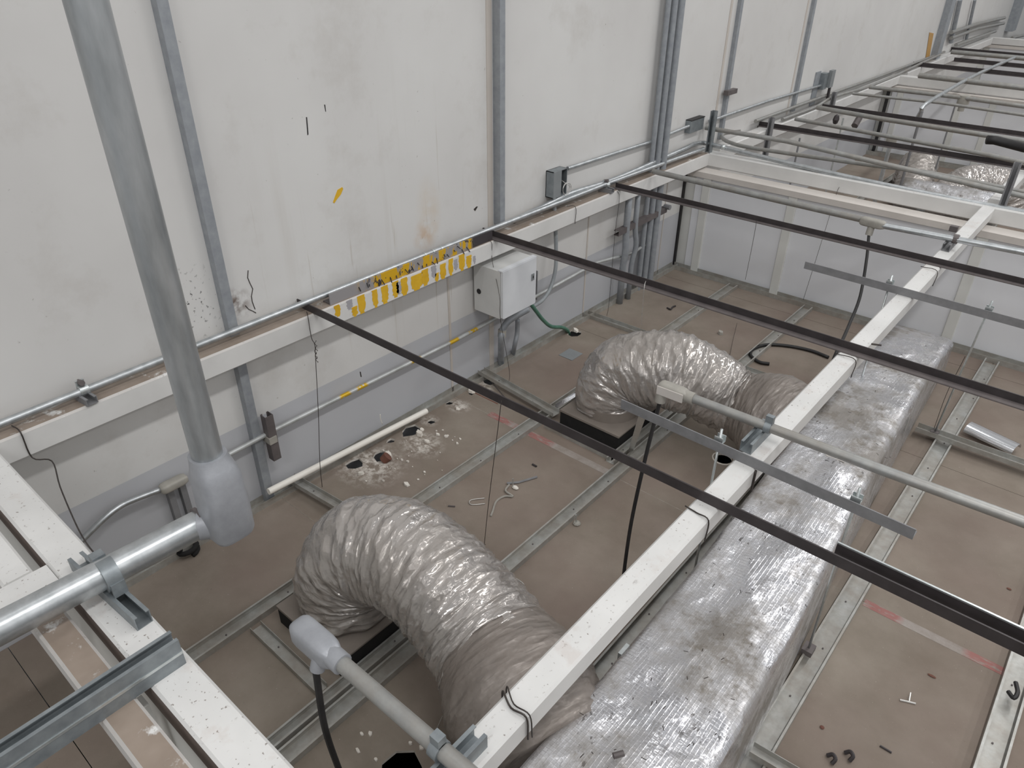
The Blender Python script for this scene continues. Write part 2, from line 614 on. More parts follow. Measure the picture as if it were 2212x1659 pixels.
# ------------------------------------------------------------------ setting: the wall
wl = struct(obj('wall_left', MB().box((-0.12, -4, -0.4), (0, 32, 5.2)), 'wall', base=(0, 0, 0)))
for y0, y1, z0, z1, m in ((2.975, 3.014, 0.0, 5.2, 'seam'), (2.63, 2.645, 0.0, 0.82, 'seam'), (3.98, 3.992, 0, 0.82, 'seam'), (5.02, 5.03, 0, 0.8, 'seam'),
                         (4.93, 4.945, 0.93, 5.2, 'seam'), (5.66, 5.69, 0.93, 5.2, 'seam'), (7.16, 7.19, 0.93, 5.2, 'seam')):
    obj('seam_strip', MB().box((0, y0, z0), (0.004, y1, z1)), m, wl)


# paint and scuffs that stand proud of the wall
def patch(name, mat, uv, x, parent, th=0.0015):
    ps = [at(u, v, x=x) for u, v in uv]
    n = len(ps)
    q = [p + V((th, 0, 0)) for p in ps]
    m = MB().add(ps + q, [list(range(n, 2 * n)), list(range(n - 1, -1, -1))] + [[i, (i + 1) % n, (i + 1) % n + n, i + n] for i in range(n)])
    return obj(name, m, mat, parent)


patch('paint_smear', 'yellow', [(719, 437), (724, 423), (729, 410), (739, 404), (741, 408), (736, 420), (727, 431), (722, 439)], 0.0, wl)
patch('black_mark', 'black', [(661, 253), (663, 253), (666, 290), (664, 292)], 0.0, wl)
patch('black_mark', 'black', [(700, 226), (702, 226), (704, 241), (703, 241)], 0.0, wl)
patch('black_mark', 'wire', [(1023, 452), (1029, 446), (1032, 446), (1026, 456)], 0.0, wl)
patch('black_mark', 'wire', [(777, 803), (779, 803), (781, 814), (779, 814)], 0.0, wl)
crk = MB()
for pts in ([(536, 584), (535, 600), (540, 612), (546, 624), (543, 640), (545, 652), (551, 668)], [(530, 660), (537, 668), (546, 672), (553, 676)]):
    crk.tube([at(u, v, x=0.001) for u, v in pts], 0.0018, 5)
obj('crack', crk, 'wire', wl)

# ------------------------------------------------------------------ setting: the drywall deck
fl = struct(obj('floor', MB().box((-0.05, -4, -0.45), (8, 24, -0.4)), 'deep', base=(0, 0, 0)))
JY = (-2.3, -1.06, 0.16, 1.38, 2.6, 3.82, 5.04, 5.56, 6.77, 7.99, 9.21, 10.3, 12.0, 14.0, 16.0)
JX = (0.0, 2.43, 4.86, 7.3)


def irr(c, n, r, jit, sq=1.0, rot=0.3):
    out = []
    for i in range(n):
        a = 2 * math.pi * i / n + rot
        k = r * (1 + R_.uniform(-jit, jit))
        out.append((c[0] + math.cos(a) * k, c[1] + math.sin(a) * k * sq))
    return out


HOLES = [irr((0.113, 1.79), 7, 0.052, 0.25), irr((0.165, 1.935), 8, 0.062, 0.3, 0.8), irr((0.118, 2.19), 7, 0.055, 0.25),
         irr((0.128, 2.33), 6, 0.026, 0.3), irr((0.075, 2.535), 6, 0.026, 0.3), irr((0.10, 2.70), 6, 0.022, 0.3),
         irr((0.09, 2.875), 6, 0.045, 0.3), irr((0.1, 2.05), 6, 0.022, 0.3),
         irr((0.105, 3.745), 8, 0.05, 0.3), [(1.56 + 0.046 * math.cos(i * math.pi / 10), 3.115 + 0.046 * math.sin(i * math.pi / 10)) for i in range(20)],
         irr((1.54, 0.83), 8, 0.075, 0.25)]


def sheet(x0, x1, y0, y1, z=0.0):
    g = 0.0015
    hs = [h for h in HOLES if all(x0 + .005 < p[0] < x1 - .005 and y0 + .005 < p[1] < y1 - .005 for p in h)] if z == 0 else []
    if not hs:
        return obj('drywall_sheet', MB().box((x0 + g, y0 + g, z - 0.0127), (x1 - g, y1 - g, z)), 'dry', fl)
    bm = bmesh.new()
    loops = [[(x0 + g, y0 + g), (x1 - g, y0 + g), (x1 - g, y1 - g), (x0 + g, y1 - g)]] + hs
    es = []
    for lp in loops:
        vs = [bm.verts.new((p[0], p[1], z)) for p in lp]
        es += [bm.edges.new((vs[i], vs[(i + 1) % len(vs)])) for i in range(len(vs))]
    bmesh.ops.triangle_fill(bm, edges=es, use_beauty=True)
    for f in list(bm.faces):
        if f.normal.z < 0:
            f.normal_flip()
        c = f.calc_center_median()
        for h in hs:           # a face that lies in a hole goes
            cx, cy = sum(p[0] for p in h) / len(h), sum(p[1] for p in h) / len(h)
            if all(any(abs(v.co.x - p[0]) < 1e-5 and abs(v.co.y - p[1]) < 1e-5 for p in h) for v in f.verts):
                bm.faces.remove(f)
                break
    r = bmesh.ops.extrude_face_region(bm, geom=list(bm.faces))
    nv = [e for e in r['geom'] if isinstance(e, bmesh.types.BMVert)]
    for v in nv:
        v.co.z -= 0.0127
    for f in bm.faces:
        f.material_index = 0 if f.normal.z > 0.5 or abs(f.normal.z) > 0.5 else 1
    bmesh.ops.recalc_face_normals(bm, faces=bm.faces)
    for f in bm.faces:
        f.material_index = 0 if abs(f.normal.z) > 0.5 else 1
    me = bpy.data.meshes.new('drywall_sheet')
    bm.to_mesh(me)
    bm.free()
    me.materials.append(MAT['dry'])
    me.materials.append(MAT['core'])
    o = bpy.data.objects.new('drywall_sheet', me)
    COL.objects.link(o)
    o.parent = fl
    return o


for i in range(len(JY) - 1):
    for k in range(3):
        sheet(JX[k], JX[k + 1], JY[i], JY[i + 1])
obj('edge_tape', MB().box((0.33, 2.585, 0), (1.17, 2.632, 0.0008)), 'tape', fl)
obj('edge_tape', MB().box((2.468, 2.575, 0), (3.0, 2.618, 0.0008)), 'tape', fl)
obj('red_line', MB().box((0.088, 2.712, 0), (0.30, 2.72, 0.0008)), 'rust', fl)

# ------------------------------------------------------------------ setting: panel walls across the bays
def panel_wall(name, y, xs, zt, x_end, led=True):
    w = struct(obj(name, MB().box((0.0, y + 0.02, 0), (x_end, y + 0.09, zt)), 'panelw', base=(0, y, 0)))
    e = [0.07] + list(xs) + [x_end]
    for a, b in zip(e[:-1], e[1:]):
        obj('wall_panel', MB().box((a + 0.03, y + 0.004, 0.004), (b - 0.03, y + 0.0195, zt - 0.004)), 'panel', w)
    for x in xs:
        obj('panel_post', MB().box((x - 0.034, y - 0.012, 0.0), (x + 0.034, y + 0.0195, zt), 0, 0.004), 'panelw', w)
    if led:
        obj('top_ledge', MB().box((0.02, y - 0.02, zt - 0.008), (x_end, y + 0.12, zt + 0.034)), 'ledge', w)
    return w


wb = panel_wall('wall_back', 5.29, (0.2, 0.885, 2.115, 3.34, 4.56), 0.78, 6.5)
obj('rubber_edge', MB().box((0.0, 5.276, 0), (0.016, 5.30, 0.78)), 'black', wb)
wf = panel_wall('wall_far', 10.2, (0.2, 0.86, 1.2, 2.1, 3.3, 4.5), 0.78, 6.5)
obj('rubber_edge', MB().box((0.05, 10.16, 0), (0.08, 10.2, 0.78)), 'black', wf)
wn = struct(obj('wall_front', MB().box((0.02, 0.285, 0), (6, 0.30, 0.822)), 'panelw', base=(0, 0.26, 0)))
w3 = panel_wall('wall_end', 15.4, (0.9, 2.1, 3.3, 4.5), 0.78, 6.5)


# ------------------------------------------------------------------ steel frame
def beam(label, A, B, w, h, mat='beam', group='white steel beams of the ceiling frame'):
    m = MB().prof(rrect(w, h, 0.007), V(A), V(B))
    return tag(obj('steel_beam', m, mat), label, 'beam', group)


ZT = 0.925
b_wall = beam('long white steel beam along the wall with brown dust on top', (0.069, 0.372, ZT - 0.051), (0.069, 5.42, ZT - 0.051), 0.102, 0.102, ['beamd'])
b_near = beam('broad white beam crossing the lower left corner under the big pipe', (0.018, 0.321, ZT - 0.051), (4.6, 0.321, ZT - 0.051), 0.102, 0.102, ['beam', 'face_tone'])
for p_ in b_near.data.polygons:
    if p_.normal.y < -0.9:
        p_.material_index = 1  # near face coloured brown to stand for its shadow
b_far = beam('white cross beam above the grey panel wall at the back', (0.018, 5.471, ZT - 0.051), (6.4, 5.471, ZT - 0.051), 0.102, 0.102)
b_mid = beam('white beam running down the middle beside the foil duct', (2.071, 0.372, ZT - 0.038), (2.071, 5.42, ZT - 0.038), 0.076, 0.076)
beam('dusty beam just outside the corner beam, partly bare of paint', (0.92, 0.198, ZT - 0.038), (4.6, 0.198, ZT - 0.038), 0.076, 0.076, 'beamd')
beam('short white length of beam at the left picture edge', (0.02, 0.198, ZT - 0.038), (0.825, 0.198, ZT - 0.038), 0.076, 0.076)
beam('white beam entering at the left edge and butting against the corner beam', (0.872, -2.2, ZT - 0.038), (0.872, 0.268, ZT - 0.038), 0.094, 0.076)
beam('white wall beam of the second bay', (0.069, 5.6, ZT - 0.051), (0.069, 10.28, ZT - 0.051), 0.102, 0.102)
beam('white middle beam of the second bay at the right edge', (2.071, 5.6, ZT - 0.038), (2.071, 10.28, ZT - 0.038), 0.076, 0.076)
beam('white cross beam at the far end of the second bay', (0.018, 10.33, ZT - 0.051), (6.4, 10.33, ZT - 0.051), 0.1, 0.102)
beam('white wall beam of the third bay, farthest away', (0.069, 10.6, ZT - 0.051), (0.069, 15.3, ZT - 0.051), 0.102, 0.102)
beam('farthest white cross beam at the top right', (0.018, 15.45, ZT - 0.051), (6.4, 15.45, ZT - 0.051), 0.1, 0.102)

# yellow splashed plate on the wall beam and the runs on the beam front
yp = thing('splashed_plate', (0.1, 2.3, ZT), 'grey plate on the wall beam splashed with yellow paint', 'plate')
obj('plate', MB().prof([(0, 0), (0.006, 0), (0.006, 0.055), (0, 0.055)], (0.099, 1.78, ZT), (0.099, 2.895, ZT)), 'yplate', yp)
obj('plate_foot', MB().box((0.05, 1.78, ZT), (0.099, 2.895, ZT + 0.006)), 'dark2', yp)
scr = MB()
for i in range(22):
    y = 1.95 + i * 0.037 + R_.uniform(-.012, .012)
    z = ZT + R_.uniform(0.012, 0.045)
    scr.tube([(0.105, y, z), (0.112 + R_.uniform(0, .014), y + R_.uniform(-.008, .008), z - R_.uniform(0.006, .03))], 0.0025, 5)
tag(obj('screw_tail', scr, 'black', yp), None, None, None, 'stuff')
RUNS = [(731, 9, 0.0, .62, 0), (757, 9, 0, .5, 2), (766, 9, .45, 1, 0), (782, 12, 0, 1, 0), (811, 9, 0, 1, 0), (832, 12, 0, 1, 0), (855, 11, 0, .9, 0), (862, 8, .1, .8, 2), (874, 12, 0, 1, 0),
        (901, 22, .1, 1, 0), (919, 13, 0, .95, 0), (938, 9, 0, .7, 2), (944, 7, .5, 1, 0), (957, 12, .1, 1, 0), (974, 9, 0, 1, 0), (985, 8, .15, .8, 2), (998, 13, 0, 1, 0), (1013, 11, .25, 1, 0), (1025, 5, .4, .9, 2)]
for u, wpx, t0, t1, kind in RUNS:
    yc = at(u, 1007.3 - .4311 * (u - 25.8) - 20, x=.121).y
    hw = wpx * 0.68 / 395
    za, zb_ = 0.922 - t0 * 0.094, 0.922 - t1 * 0.094
    n = 9
    L_, Rr_ = [], []
    for i in range(n + 1):
        z = za + (zb_ - za) * i / n
        k = 1.0 if i < n - 1 else 0.55
        L_.append((yc - hw * k + R_.uniform(-.0035, .0035), z))
        Rr_.append((yc + hw * k + R_.uniform(-.0035, .0035), z))
    ring = L_ + Rr_[::-1]
    nn = len(ring)
    fr = [V((0.1213, a, b)) for a, b in ring]
    bk = [V((0.1198, a, b)) for a, b in ring]
    qs = [[i, i + 1, nn - 2 - i, nn - 1 - i] for i in range(n)]
    obj('paint_run', MB().add(fr + bk, [q for q in qs] + [[(i + 1) % nn, i, i + nn, (i + 1) % nn + nn] for i in range(nn)]), 'seam2' if kind == 2 else 'yellow', b_wall)


# ------------------------------------------------------------------ cross angles, flat bars
def angle_bar(label, y, x0, x1, leg=0.036, foot=0.034, z=ZT):
    t = thing('steel_angle', ((x0 + x1) / 2, y, z), label, 'angle bar', 'dark steel angles laid across the beams')
    # axis runs +x, side = -y; upright leg, foot toward the camera (positive side) or away
    f = abs(foot)
    if foot > 0:
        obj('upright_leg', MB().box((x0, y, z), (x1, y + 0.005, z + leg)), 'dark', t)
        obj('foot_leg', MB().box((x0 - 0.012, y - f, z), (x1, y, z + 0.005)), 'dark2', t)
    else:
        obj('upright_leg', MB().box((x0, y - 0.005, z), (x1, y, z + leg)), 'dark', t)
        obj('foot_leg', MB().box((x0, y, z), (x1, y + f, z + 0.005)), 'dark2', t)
    return t


a1 = angle_bar('dark steel angle nearest the camera crossing wall beam, middle beam and duct', 1.68, 0.0, 5.2, 0.036, -0.034)
lap = angle_bar('second dark angle lapped behind the nearest one above the right studs', 1.726, 2.44, 5.2, 0.036, -0.034)
obj('zinc_edge', MB().box((2.44, 1.721, ZT + 0.0361), (5.2, 1.727, ZT + 0.041)), 'zinc', lap)
a2 = angle_bar('dark steel angle with a lit foot, second from the camera', 2.93, -0.0, 5.2, 0.036, 0.038)
a3 = angle_bar('dark steel angle, third from the camera, by the two conduit clips', 4.17, 0.075, 5.2, 0.034, 0.03)
angle_bar('first dark angle of the second bay', 6.57, 0.0, 5.2, 0.04, 0.03)
angle_bar('second dark angle of the second bay', 7.72, 0.13, 5.2, 0.04, 0.03)
angle_bar('dark angle starting at the wall just before the yellow stripe', 11.2, 0.0, 5.2, 0.05, 0.03)
angle_bar('dark angle in the third bay behind the diagonal pipe', 12.0, 0.3, 5.2, 0.05, 0.03)
angle_bar('farthest dark angle at the foot of the last wall posts', 13.1, 0.0, 5.2, 0.05, 0.03)

STRUT = chan(0.041, 0.041, 0.0026, 0.0095)


def strut_bar(label, A, B, up=(0, 0, 1), mat='strutd', closed_up=False, cat='strut', group=None):
    pr = flip(STRUT, 0.041) if closed_up else STRUT
    return tag(obj('strut_channel', MB().prof(pr, A, B, up), mat), label, cat, group)


def grey_bar(label, A, B):
    A, B = V(A), V(B)
    t = thing('grey_angle', (A + B) / 2, label, 'angle bar', 'grey angles carrying hanger rods')
    obj('upright_leg', MB().prof([(0, 0), (0.004, 0), (0.004, 0.038), (0, 0.038)], A, B), 'strutd', t)
    obj('foot_leg', MB().prof([(-0.038, 0), (0, 0), (0, 0.004), (-0.038, 0.004)], A, B), 'strutd', t)


grey_bar('flat grey bar laid over the middle beam near the round hole', (1.585, 1.945, ZT), (2.59, 1.925, ZT))
grey_bar('flat grey bar in front of the grey panel wall, over the middle beam', (1.578, 3.66, ZT), (2.95, 3.63, ZT))


# hanger rods from the flat struts
def rod(label, top, bot, clip=None):
    top, bot = V(top), V(bot)
    t = thing('hanger_rod', (bot.x, bot.y, bot.z), label, 'rod', 'zinc rods hanging the ceiling studs')
    obj('threaded_rod', MB().tube([top, bot], 0.0048, 8), 'zinc', t, True)
    nut = MB()
    nut.box(top + V((-.017, -.015, -.071)), top + V((.017, .017, -.066)))
    nut.tube([top + V((0, 0, -.066)), top + V((0, 0, -.05))], 0.011, 6)
    obj('washer_nut', nut, 'zinc', t)
    obj('rod_bracket', MB().prof(chan(0.026, 0.024, 0.003), top + V((-.015, 0, -.05)), top + V((.015, 0, -.05)), (0, 0, 1)), 'zinc', t)
    if clip:
        obj('stud_clip', MB().box(bot + V((-.02, -.025, -.02)), bot + V((.02, .025, .004))), 'dark2', t)
    return t


rod('threaded rod in front of the second foil hose, above the round hole', (1.965, 1.958, 1.0), (1.93, 2.05, 0.02))
rod('long bright threaded rod down to the stud beside the foil duct', (2.415, 1.95, 1.0), (2.388, 2.17, 0.05), True)
rod('threaded rod left of the middle beam before the panel wall', (1.99, 3.672, 1.0), (1.985, 3.72, 0.03))
rod('threaded rod on the right before the panel wall', (2.42, 3.665, 1.0), (2.36, 4.05, 0.05), True)
st = MB().prof([(-0.013, 0), (0.013, 0), (0.013, 0.003), (-0.013, 0.003)], (1.675, 1.945, ZT + 0.005), (1.165, 2.82, 0.03), (0, 0, 1))
tag(obj('metal_strap', st, 'zinc'), 'flat zinc strap from the grey strut down to the floor by the black box', 'strap')


# ------------------------------------------------------------------ studs and tracks on the deck
def stud(label, A, B, w=0.07, h=0.03, lip=0.008, mat='stud', group='metal studs lying on the drywall'):
    A, B = V(A), V(B)
    t = thing('metal_stud', ((A + B) / 2), label, 'stud', group)
    obj('channel', MB().prof(chan(w, h, 0.0022, lip), A, B), mat, t)
    L = (B - A).length
    d = (B - A).normalized()
    sc = MB()
    n = int(L / 0.3)
    for i in range(n):
        p = A + d * (0.15 + i * 0.3) + V((R_.uniform(-.015, .015), R_.uniform(-.01, .01), 0.002))
        sc.tube([p, p + V((0, 0, 0.004))], 0.0035, 6)
    if n:
        tag(obj('screw_head', sc, 'dark2', t), None, None, None, 'stuff')
    return t


Z0 = 0.0
tw = thing('wall_track', (0.03, 2.8, 0), 'galvanised track along the foot of the long wall', 'stud')
obj('channel', MB().prof(chan(0.056, 0.036, 0.002), (0.03, 0.4, 0), (0.03, 5.26, 0)), 'stud', tw)
tf = thing('wall_track', (2.5, 5.245, 0), 'galvanised track along the foot of the grey panel wall', 'stud')
obj('channel', MB().prof(chan(0.07, 0.036, 0.002), (0.0, 5.245, 0), (6.0, 5.262, 0)), 'stud', tf)
stud('metal stud nearest the wall, passing both black boxes on their wall side', (0.600, 0.3, Z0), (0.594, 5.2, Z0), 0.07)
stud('metal stud between the two black boxes and the middle beam', (1.215, 0.3, Z0), (1.195, 5.2, Z0), 0.068)
stud('metal stud hidden for most of its length under the middle beam', (1.83, 0.3, Z0), (1.81, 5.2, Z0), 0.068)
stud('metal stud on the right side of the big foil duct', (2.42, 0.3, Z0), (2.42, 5.2, Z0), 0.084, 0.034)
stud('rightmost metal stud at the lower right picture edge', (3.03, 0.3, Z0), (3.03, 5.2, Z0), 0.084, 0.034)
stud('loose second stud doubled up beside the nearer black box', (1.138, 0.42, Z0), (1.135, 1.62, Z0), 0.05)
stud('loose second stud doubled up beside the farther black box', (1.125, 2.68, Z0), (1.13, 3.5, Z0), 0.05)
stud('short cross track by the end of the white plastic tube', (-0.0 + 0.005, 1.475, 0.03), (0.57, 1.515, 0.03), 0.05, 0.026, 0)
stud('cross track from the wall to the farther black box', (0.01, 2.885, 0.03), (0.66, 2.815, 0.03), 0.055, 0.026, 0)
stud('cross track behind the farther foil hose', (0.0 + 0.005, 4.03, 0.0), (2.2, 4.05, 0.0), 0.06, 0.026, 0)
stud('cross track over the right stud beside the bright sheet metal', (2.27, 4.03, 0.036), (3.6, 4.04, 0.036), 0.06, 0.028, 0)
stud('cross track at the bottom edge right of the duct', (2.40, 1.64, 0.036), (3.3, 1.70, 0.036), 0.045, 0.026, 0)
stud('short track on the near side of the nearer black box', (0.655, 0.846, 0.0), (1.09, 0.842, 0.0), 0.05, 0.026, 0)
stud('short track on the near side of the farther black box', (0.66, 2.731, 0.0), (1.12, 2.722, 0.0), 0.05, 0.026, 0)
for k, (x, lab) in enumerate(((0.6, 'first'), (1.2, 'second'), (1.83, 'third'), (2.42, 'fourth'))):
    stud('%s stud from the wall on the deck of the second bay' % lab, (x, 5.65, 0), (x, 10.15, 0), 0.07)
tg = thing('wall_track', (2.5, 10.16, 0), 'dark track along the foot of the far panel wall', 'stud')
obj('channel', MB().prof(chan(0.07, 0.05, 0.002), (0.0, 10.15, 0), (6.0, 10.15, 0)), 'stud', tg)
tag(obj('loose_strip', MB().prof(ang(0.02, 0.02, 0.002), (0.603, 2.88, 0.03), (0.613, 3.07, 0.032)), 'sheet'), 'short bright metal strip lying on the stud by the farther box', 'metal strip')
sa_, sb_ = at(2092, 922, z=.04), at(2196, 971, z=.04)
arc_ = [(math.cos(a) * .055, math.sin(a) * .04 - .01) for a in [math.pi * i / 10 for i in range(11)]]
arc_ += [(p * .96, q * .94 - .001) for p, q in arc_[::-1]]
tag(obj('sheet_metal', MB().prof(arc_, sa_, sb_), 'sheet', smooth='auto'), 'curved piece of bright sheet metal beside the right stud', 'sheet metal')


# ------------------------------------------------------------------ the black diffuser boxes
def diffuser(label, x0, x1, y0, y1):
    t = thing('diffuser_box', ((x0 + x1) / 2, (y0 + y1) / 2, 0), label, 'air diffuser', 'black diffuser boxes under the foil hoses')
    obj('box_side', MB().box((x0 + .004, y0 + .004, 0.0), (x1 - .004, y1 - .004, 0.088)), 'void', t)
    obj('box_lid', MB().box((x0, y0, 0.088), (x1, y1, 0.1), 0, 0.002), 'lid', t)
    c = ((x0 + x1) / 2, (y0 + y1) / 2)
    obj('neck', MB().tube([(c[0], c[1], 0.1), (c[0], c[1], 0.16)], 0.165, 24), 'lid', t, 'auto')
    return t


diffuser('black sided diffuser box under the nearer foil hose', 0.70, 1.108, 0.925, 1.36)
diffuser('black sided diffuser box under the farther foil hose', 0.70, 1.10, 2.79, 3.2)


# ------------------------------------------------------------------ foil hoses
def hose(label, path, rad, seed, name='flex_duct', rings=None, amp=1.0, collar=None, R0=0.2, group='insulated foil hoses'):
    pts = bez(path, 40)
    n = len(pts)
    ln = [0.0]
    for i in range(1, n):
        ln.append(ln[-1] + (pts[i] - pts[i - 1]).length)
    L = ln[-1]
    seg = 72

    def rad_at(s):
        k = s / L * (len(rad) - 1)
        i = min(int(k), len(rad) - 2)
        f = k - i
        f = f * f * (3 - 2 * f)
        return rad[i] * (1 - f) + rad[i + 1] * f

    def sweep(s0, s1, step, wr, off=0.0):
        m = int((s1 - s0) / step)
        P, T = [], []
        j = 0
        for i in range(m + 1):
            s = s0 + (s1 - s0) * i / m
            while j < n - 2 and ln[j + 1] < s:
                j += 1
            f = (s - ln[j]) / max(1e-6, ln[j + 1] - ln[j])
            P.append(pts[j].lerp(pts[j + 1], f))
        for i in range(m + 1):
            T.append((P[min(i + 1, m)] - P[max(i - 1, 0)]).normalized())
        u = T[0].cross(V((0, 1, 0)))
        if u.length < .1:
            u = T[0].cross(V((1, 0, 0)))
        u.normalize()
        vs = []
        hv = []
        for i in range(m + 1):
            s = s0 + (s1 - s0) * i / m
            u = (u - T[i] * u.dot(T[i])).normalized()
            w = T[i].cross(u)
            r = rad_at(s) + off
            for k in range(seg):
                a = 2 * math.pi * k / seg
                ca, sa = math.cos(a), math.sin(a)
                q = V((ca * 1.6 + seed, sa * 1.6, s * 5))
                nz = noise.noise(q)
                nz2 = noise.noise(V((ca * 3.2, sa * 3.2 + seed, s * 16)))
                ph = (s / 0.043 + 0.5 * a / math.pi + nz * 1.1) * 2 * math.pi
                rid = noise.noise(V((ca * 2.2 + seed, sa * 2.2, s * 46 + a * 1.2)))
                fold = 1 - abs(noise.noise(V((ca * 1.3, sa * 1.3 - seed, s * 24 + 2.2 * ca)))) * 2.2
                dr = wr * (0.0022 * math.sin(ph) + 0.006 * rid + 0.009 * max(0, fold) ** 2 + 0.010 * nz + 0.004 * nz2)
                vs.append(P[i] + (u * ca + w * sa) * (r + dr))
                hv += [ca, sa, s]
        fs = []
        for i in range(m):
            for k in range(seg):
                k2 = (k + 1) % seg
                fs.append([i * seg + k, i * seg + k2, (i + 1) * seg + k2, (i + 1) * seg + k])
        fs.append(list(range(seg - 1, -1, -1)))
        fs.append([m * seg + k for k in range(seg)])
        q = MB().add(vs, fs)
        q.hv = hv
        return q

    t = thing(name, path[0], label, 'foil hose', group)
    e = collar if collar else L
    obj('foil_sleeve', sweep(0, min(e * L, L) if collar else L, 0.0075, amp), 'flex', t, True)
    if collar:
        obj('end_wrap', sweep(e * L - 0.03, L, 0.012, 0.55, 0.006), 'flexd', t, True)
    return t


hose('nearer foil hose arching from its black box into the big duct',
     [(0.905, 1.135, 0.10), (0.895, 1.15, 0.24), (0.97, 1.19, 0.38), (1.14, 1.235, 0.43), (1.36, 1.24, 0.405), (1.56, 1.22, 0.34), (1.75, 1.16, 0.30), (1.965, 1.09, 0.245)],
     [0.185, 0.195, 0.20, 0.20, 0.20, 0.205, 0.25, 0.215], 1.3, collar=0.75)
hose('farther foil hose arching from its black box into the big duct',
     [(0.885, 3.0, 0.10), (0.88, 3.01, 0.2), (0.945, 3.06, 0.33), (1.13, 3.13, 0.38), (1.33, 3.2, 0.35), (1.5, 3.24, 0.28), (1.68, 3.24, 0.27), (1.90, 3.2, 0.25)],
     [0.17, 0.19, 0.205, 0.21, 0.19, 0.172, 0.235, 0.225], 7.7, collar=0.74)
hose('foil hose standing on the deck in the second bay, left one', [(1.0, 8.3, 0.0), (0.98, 8.5, 0.22), (0.93, 8.75, 0.30), (0.85, 9.0, 0.2), (0.8, 9.1, 0.02)], [0.17, 0.17, 0.17, 0.17], 3.1, group='foil hoses in the second bay')
hose('foil hose in the second bay by the middle beam, right one', [(1.28, 8.4, 0.08), (1.36, 8.48, 0.18), (1.52, 8.6, 0.26), (1.75, 8.7, 0.2), (1.86, 8.72, 0.02)], [0.17, 0.18, 0.2, 0.2], 5.2, group='foil hoses in the second bay')


# ------------------------------------------------------------------ the big foil wrapped duct
def big_duct():
    # stations: y, right x, left x, top z
    S = [(-0.9, 2.43, 1.99, 0.44), (0.6, 2.425, 1.99, 0.45), (1.3, 2.405, 1.99, 0.42), (1.9, 2.38, 1.985, 0.43), (2.7, 2.32, 1.95, 0.46),
         (3.5, 2.275, 1.91, 0.43), (4.1, 2.245, 1.88, 0.38), (4.6, 2.225, 1.855, 0.31), (4.88, 2.21, 1.84, 0.22)]
    ny, na = 300, 84

    def st(y):
        for a, b in zip(S[:-1], S[1:]):
            if y <= b[0]:
                f = (y - a[0]) / (b[0] - a[0])
                return [a[i] + (b[i] - a[i]) * f for i in range(4)]
        return S[-1]
    vs = []
    for i in range(ny + 1):
        y = S[0][0] + (S[-1][0] - S[0][0]) * i / ny
        _, xr, xl, zt = st(y)
        for k in range(na):
            # rounded rectangle walked by arc fraction
            w, h, r = xr - xl, zt - 0.012, 0.028
            per = 2 * (w + h)
            d = k / na * per
            if d < w:
                p, nrm = V((xl + d, 0, zt)), V((0, 0, 1))
                tt = min(d, w - d)
                p.z -= max(0, r - tt) ** 2 / (2 * r)
                # pillowed top
                p.z += 0.012 * math.sin(math.pi * d / w)
            elif d < w + h:
                e = d - w
                p, nrm = V((xr, 0, zt - e)), V((1, 0, 0))
                p.x -= max(0, r - e) ** 2 / (2 * r)
            elif d < 2 * w + h:
                e = d - w - h
                p, nrm = V((xr - e, 0, 0.012)), V((0, 0, -1))
            else:
                e = d - 2 * w - h
                p, nrm = V((xl, 0, 0.012 + e)), V((-1, 0, 0))
                p.x += max(0, r - (h - e)) ** 2 / (2 * r)
            p.y = y
            q = V((p.x * 4.2, y * 4.2, p.z * 4.2))
            rg = 1 - abs(noise.noise(q * 1.1 + V((3, 1, 7)))) * 3
            dz = 0.009 * noise.noise(q) + 0.003 * noise.noise(q * 2.7) + 0.007 * max(0, rg) ** 2
            rg2 = 1 - abs(noise.noise(V((p.x * 9, y * 5, p.z * 9)))) * 4
            dz += 0.0025 * max(0, rg2)
            if nrm.z < -.5:
                dz = 0
            if abs(nrm.x) > .5:
                dz *= 0.35
            vs.append(p + nrm * dz)
    fs = []
    for i in range(ny):
        for k in range(na):
            k2 = (k + 1) % na
            fs.append([i * na + k, (i + 1) * na + k, (i + 1) * na + k2, i * na + k2])
    fs.append(list(range(na)))
    fs.append([ny * na + k for k in range(na - 1, -1, -1)])
    t = thing('air_duct', (2.2, 2.0, 0), 'big rectangular air duct wrapped in wrinkled silver foil', 'air duct')
    obj('foil_wrap', MB().add(vs, fs), 'foil', t, True)
    # taped flange strips on the side next to the hoses
    for y in (0.75, 1.42, 2.9):
        obj('tape_strip', MB().box((1.972, y, 0.05), (1.988, y + 0.05, 0.40)), 'zinc', t)
    return t


big_duct()
d2 = thing('air_duct', (1.4, 8.25, 0), 'low foil wrapped duct behind the cross beam in the second bay', 'air duct')
m = MB()
pp = [V((0.95 + 0.0875 * i, 8.12 + 0.004 * i, 0)) for i in range(11)]
vs, fs = [], []
for i, p in enumerate(pp):
    for k in range(14):
        a = 2 * math.pi * k / 14
        jj = 1 + 0.1 * noise.noise(V((i * .9, k * .7, 3)))
        vs.append(p + V((0, math.cos(a) * 0.17 * jj, 0.16 + math.sin(a) * 0.155 * jj)))
for i in range(10):
    for k in range(14):
        fs.append([i * 14 + k, i * 14 + (k + 1) % 14, (i + 1) * 14 + (k + 1) % 14, (i + 1) * 14 + k])
fs += [list(range(13, -1, -1)), [140 + k for k in range(14)]]
obj('foil_wrap', MB().add(vs, fs), 'foil', d2, True)


# ------------------------------------------------------------------ conduits on top of the frame
def coupling(mb, a, b, r):
    mb.tube([a, b], r, 14)


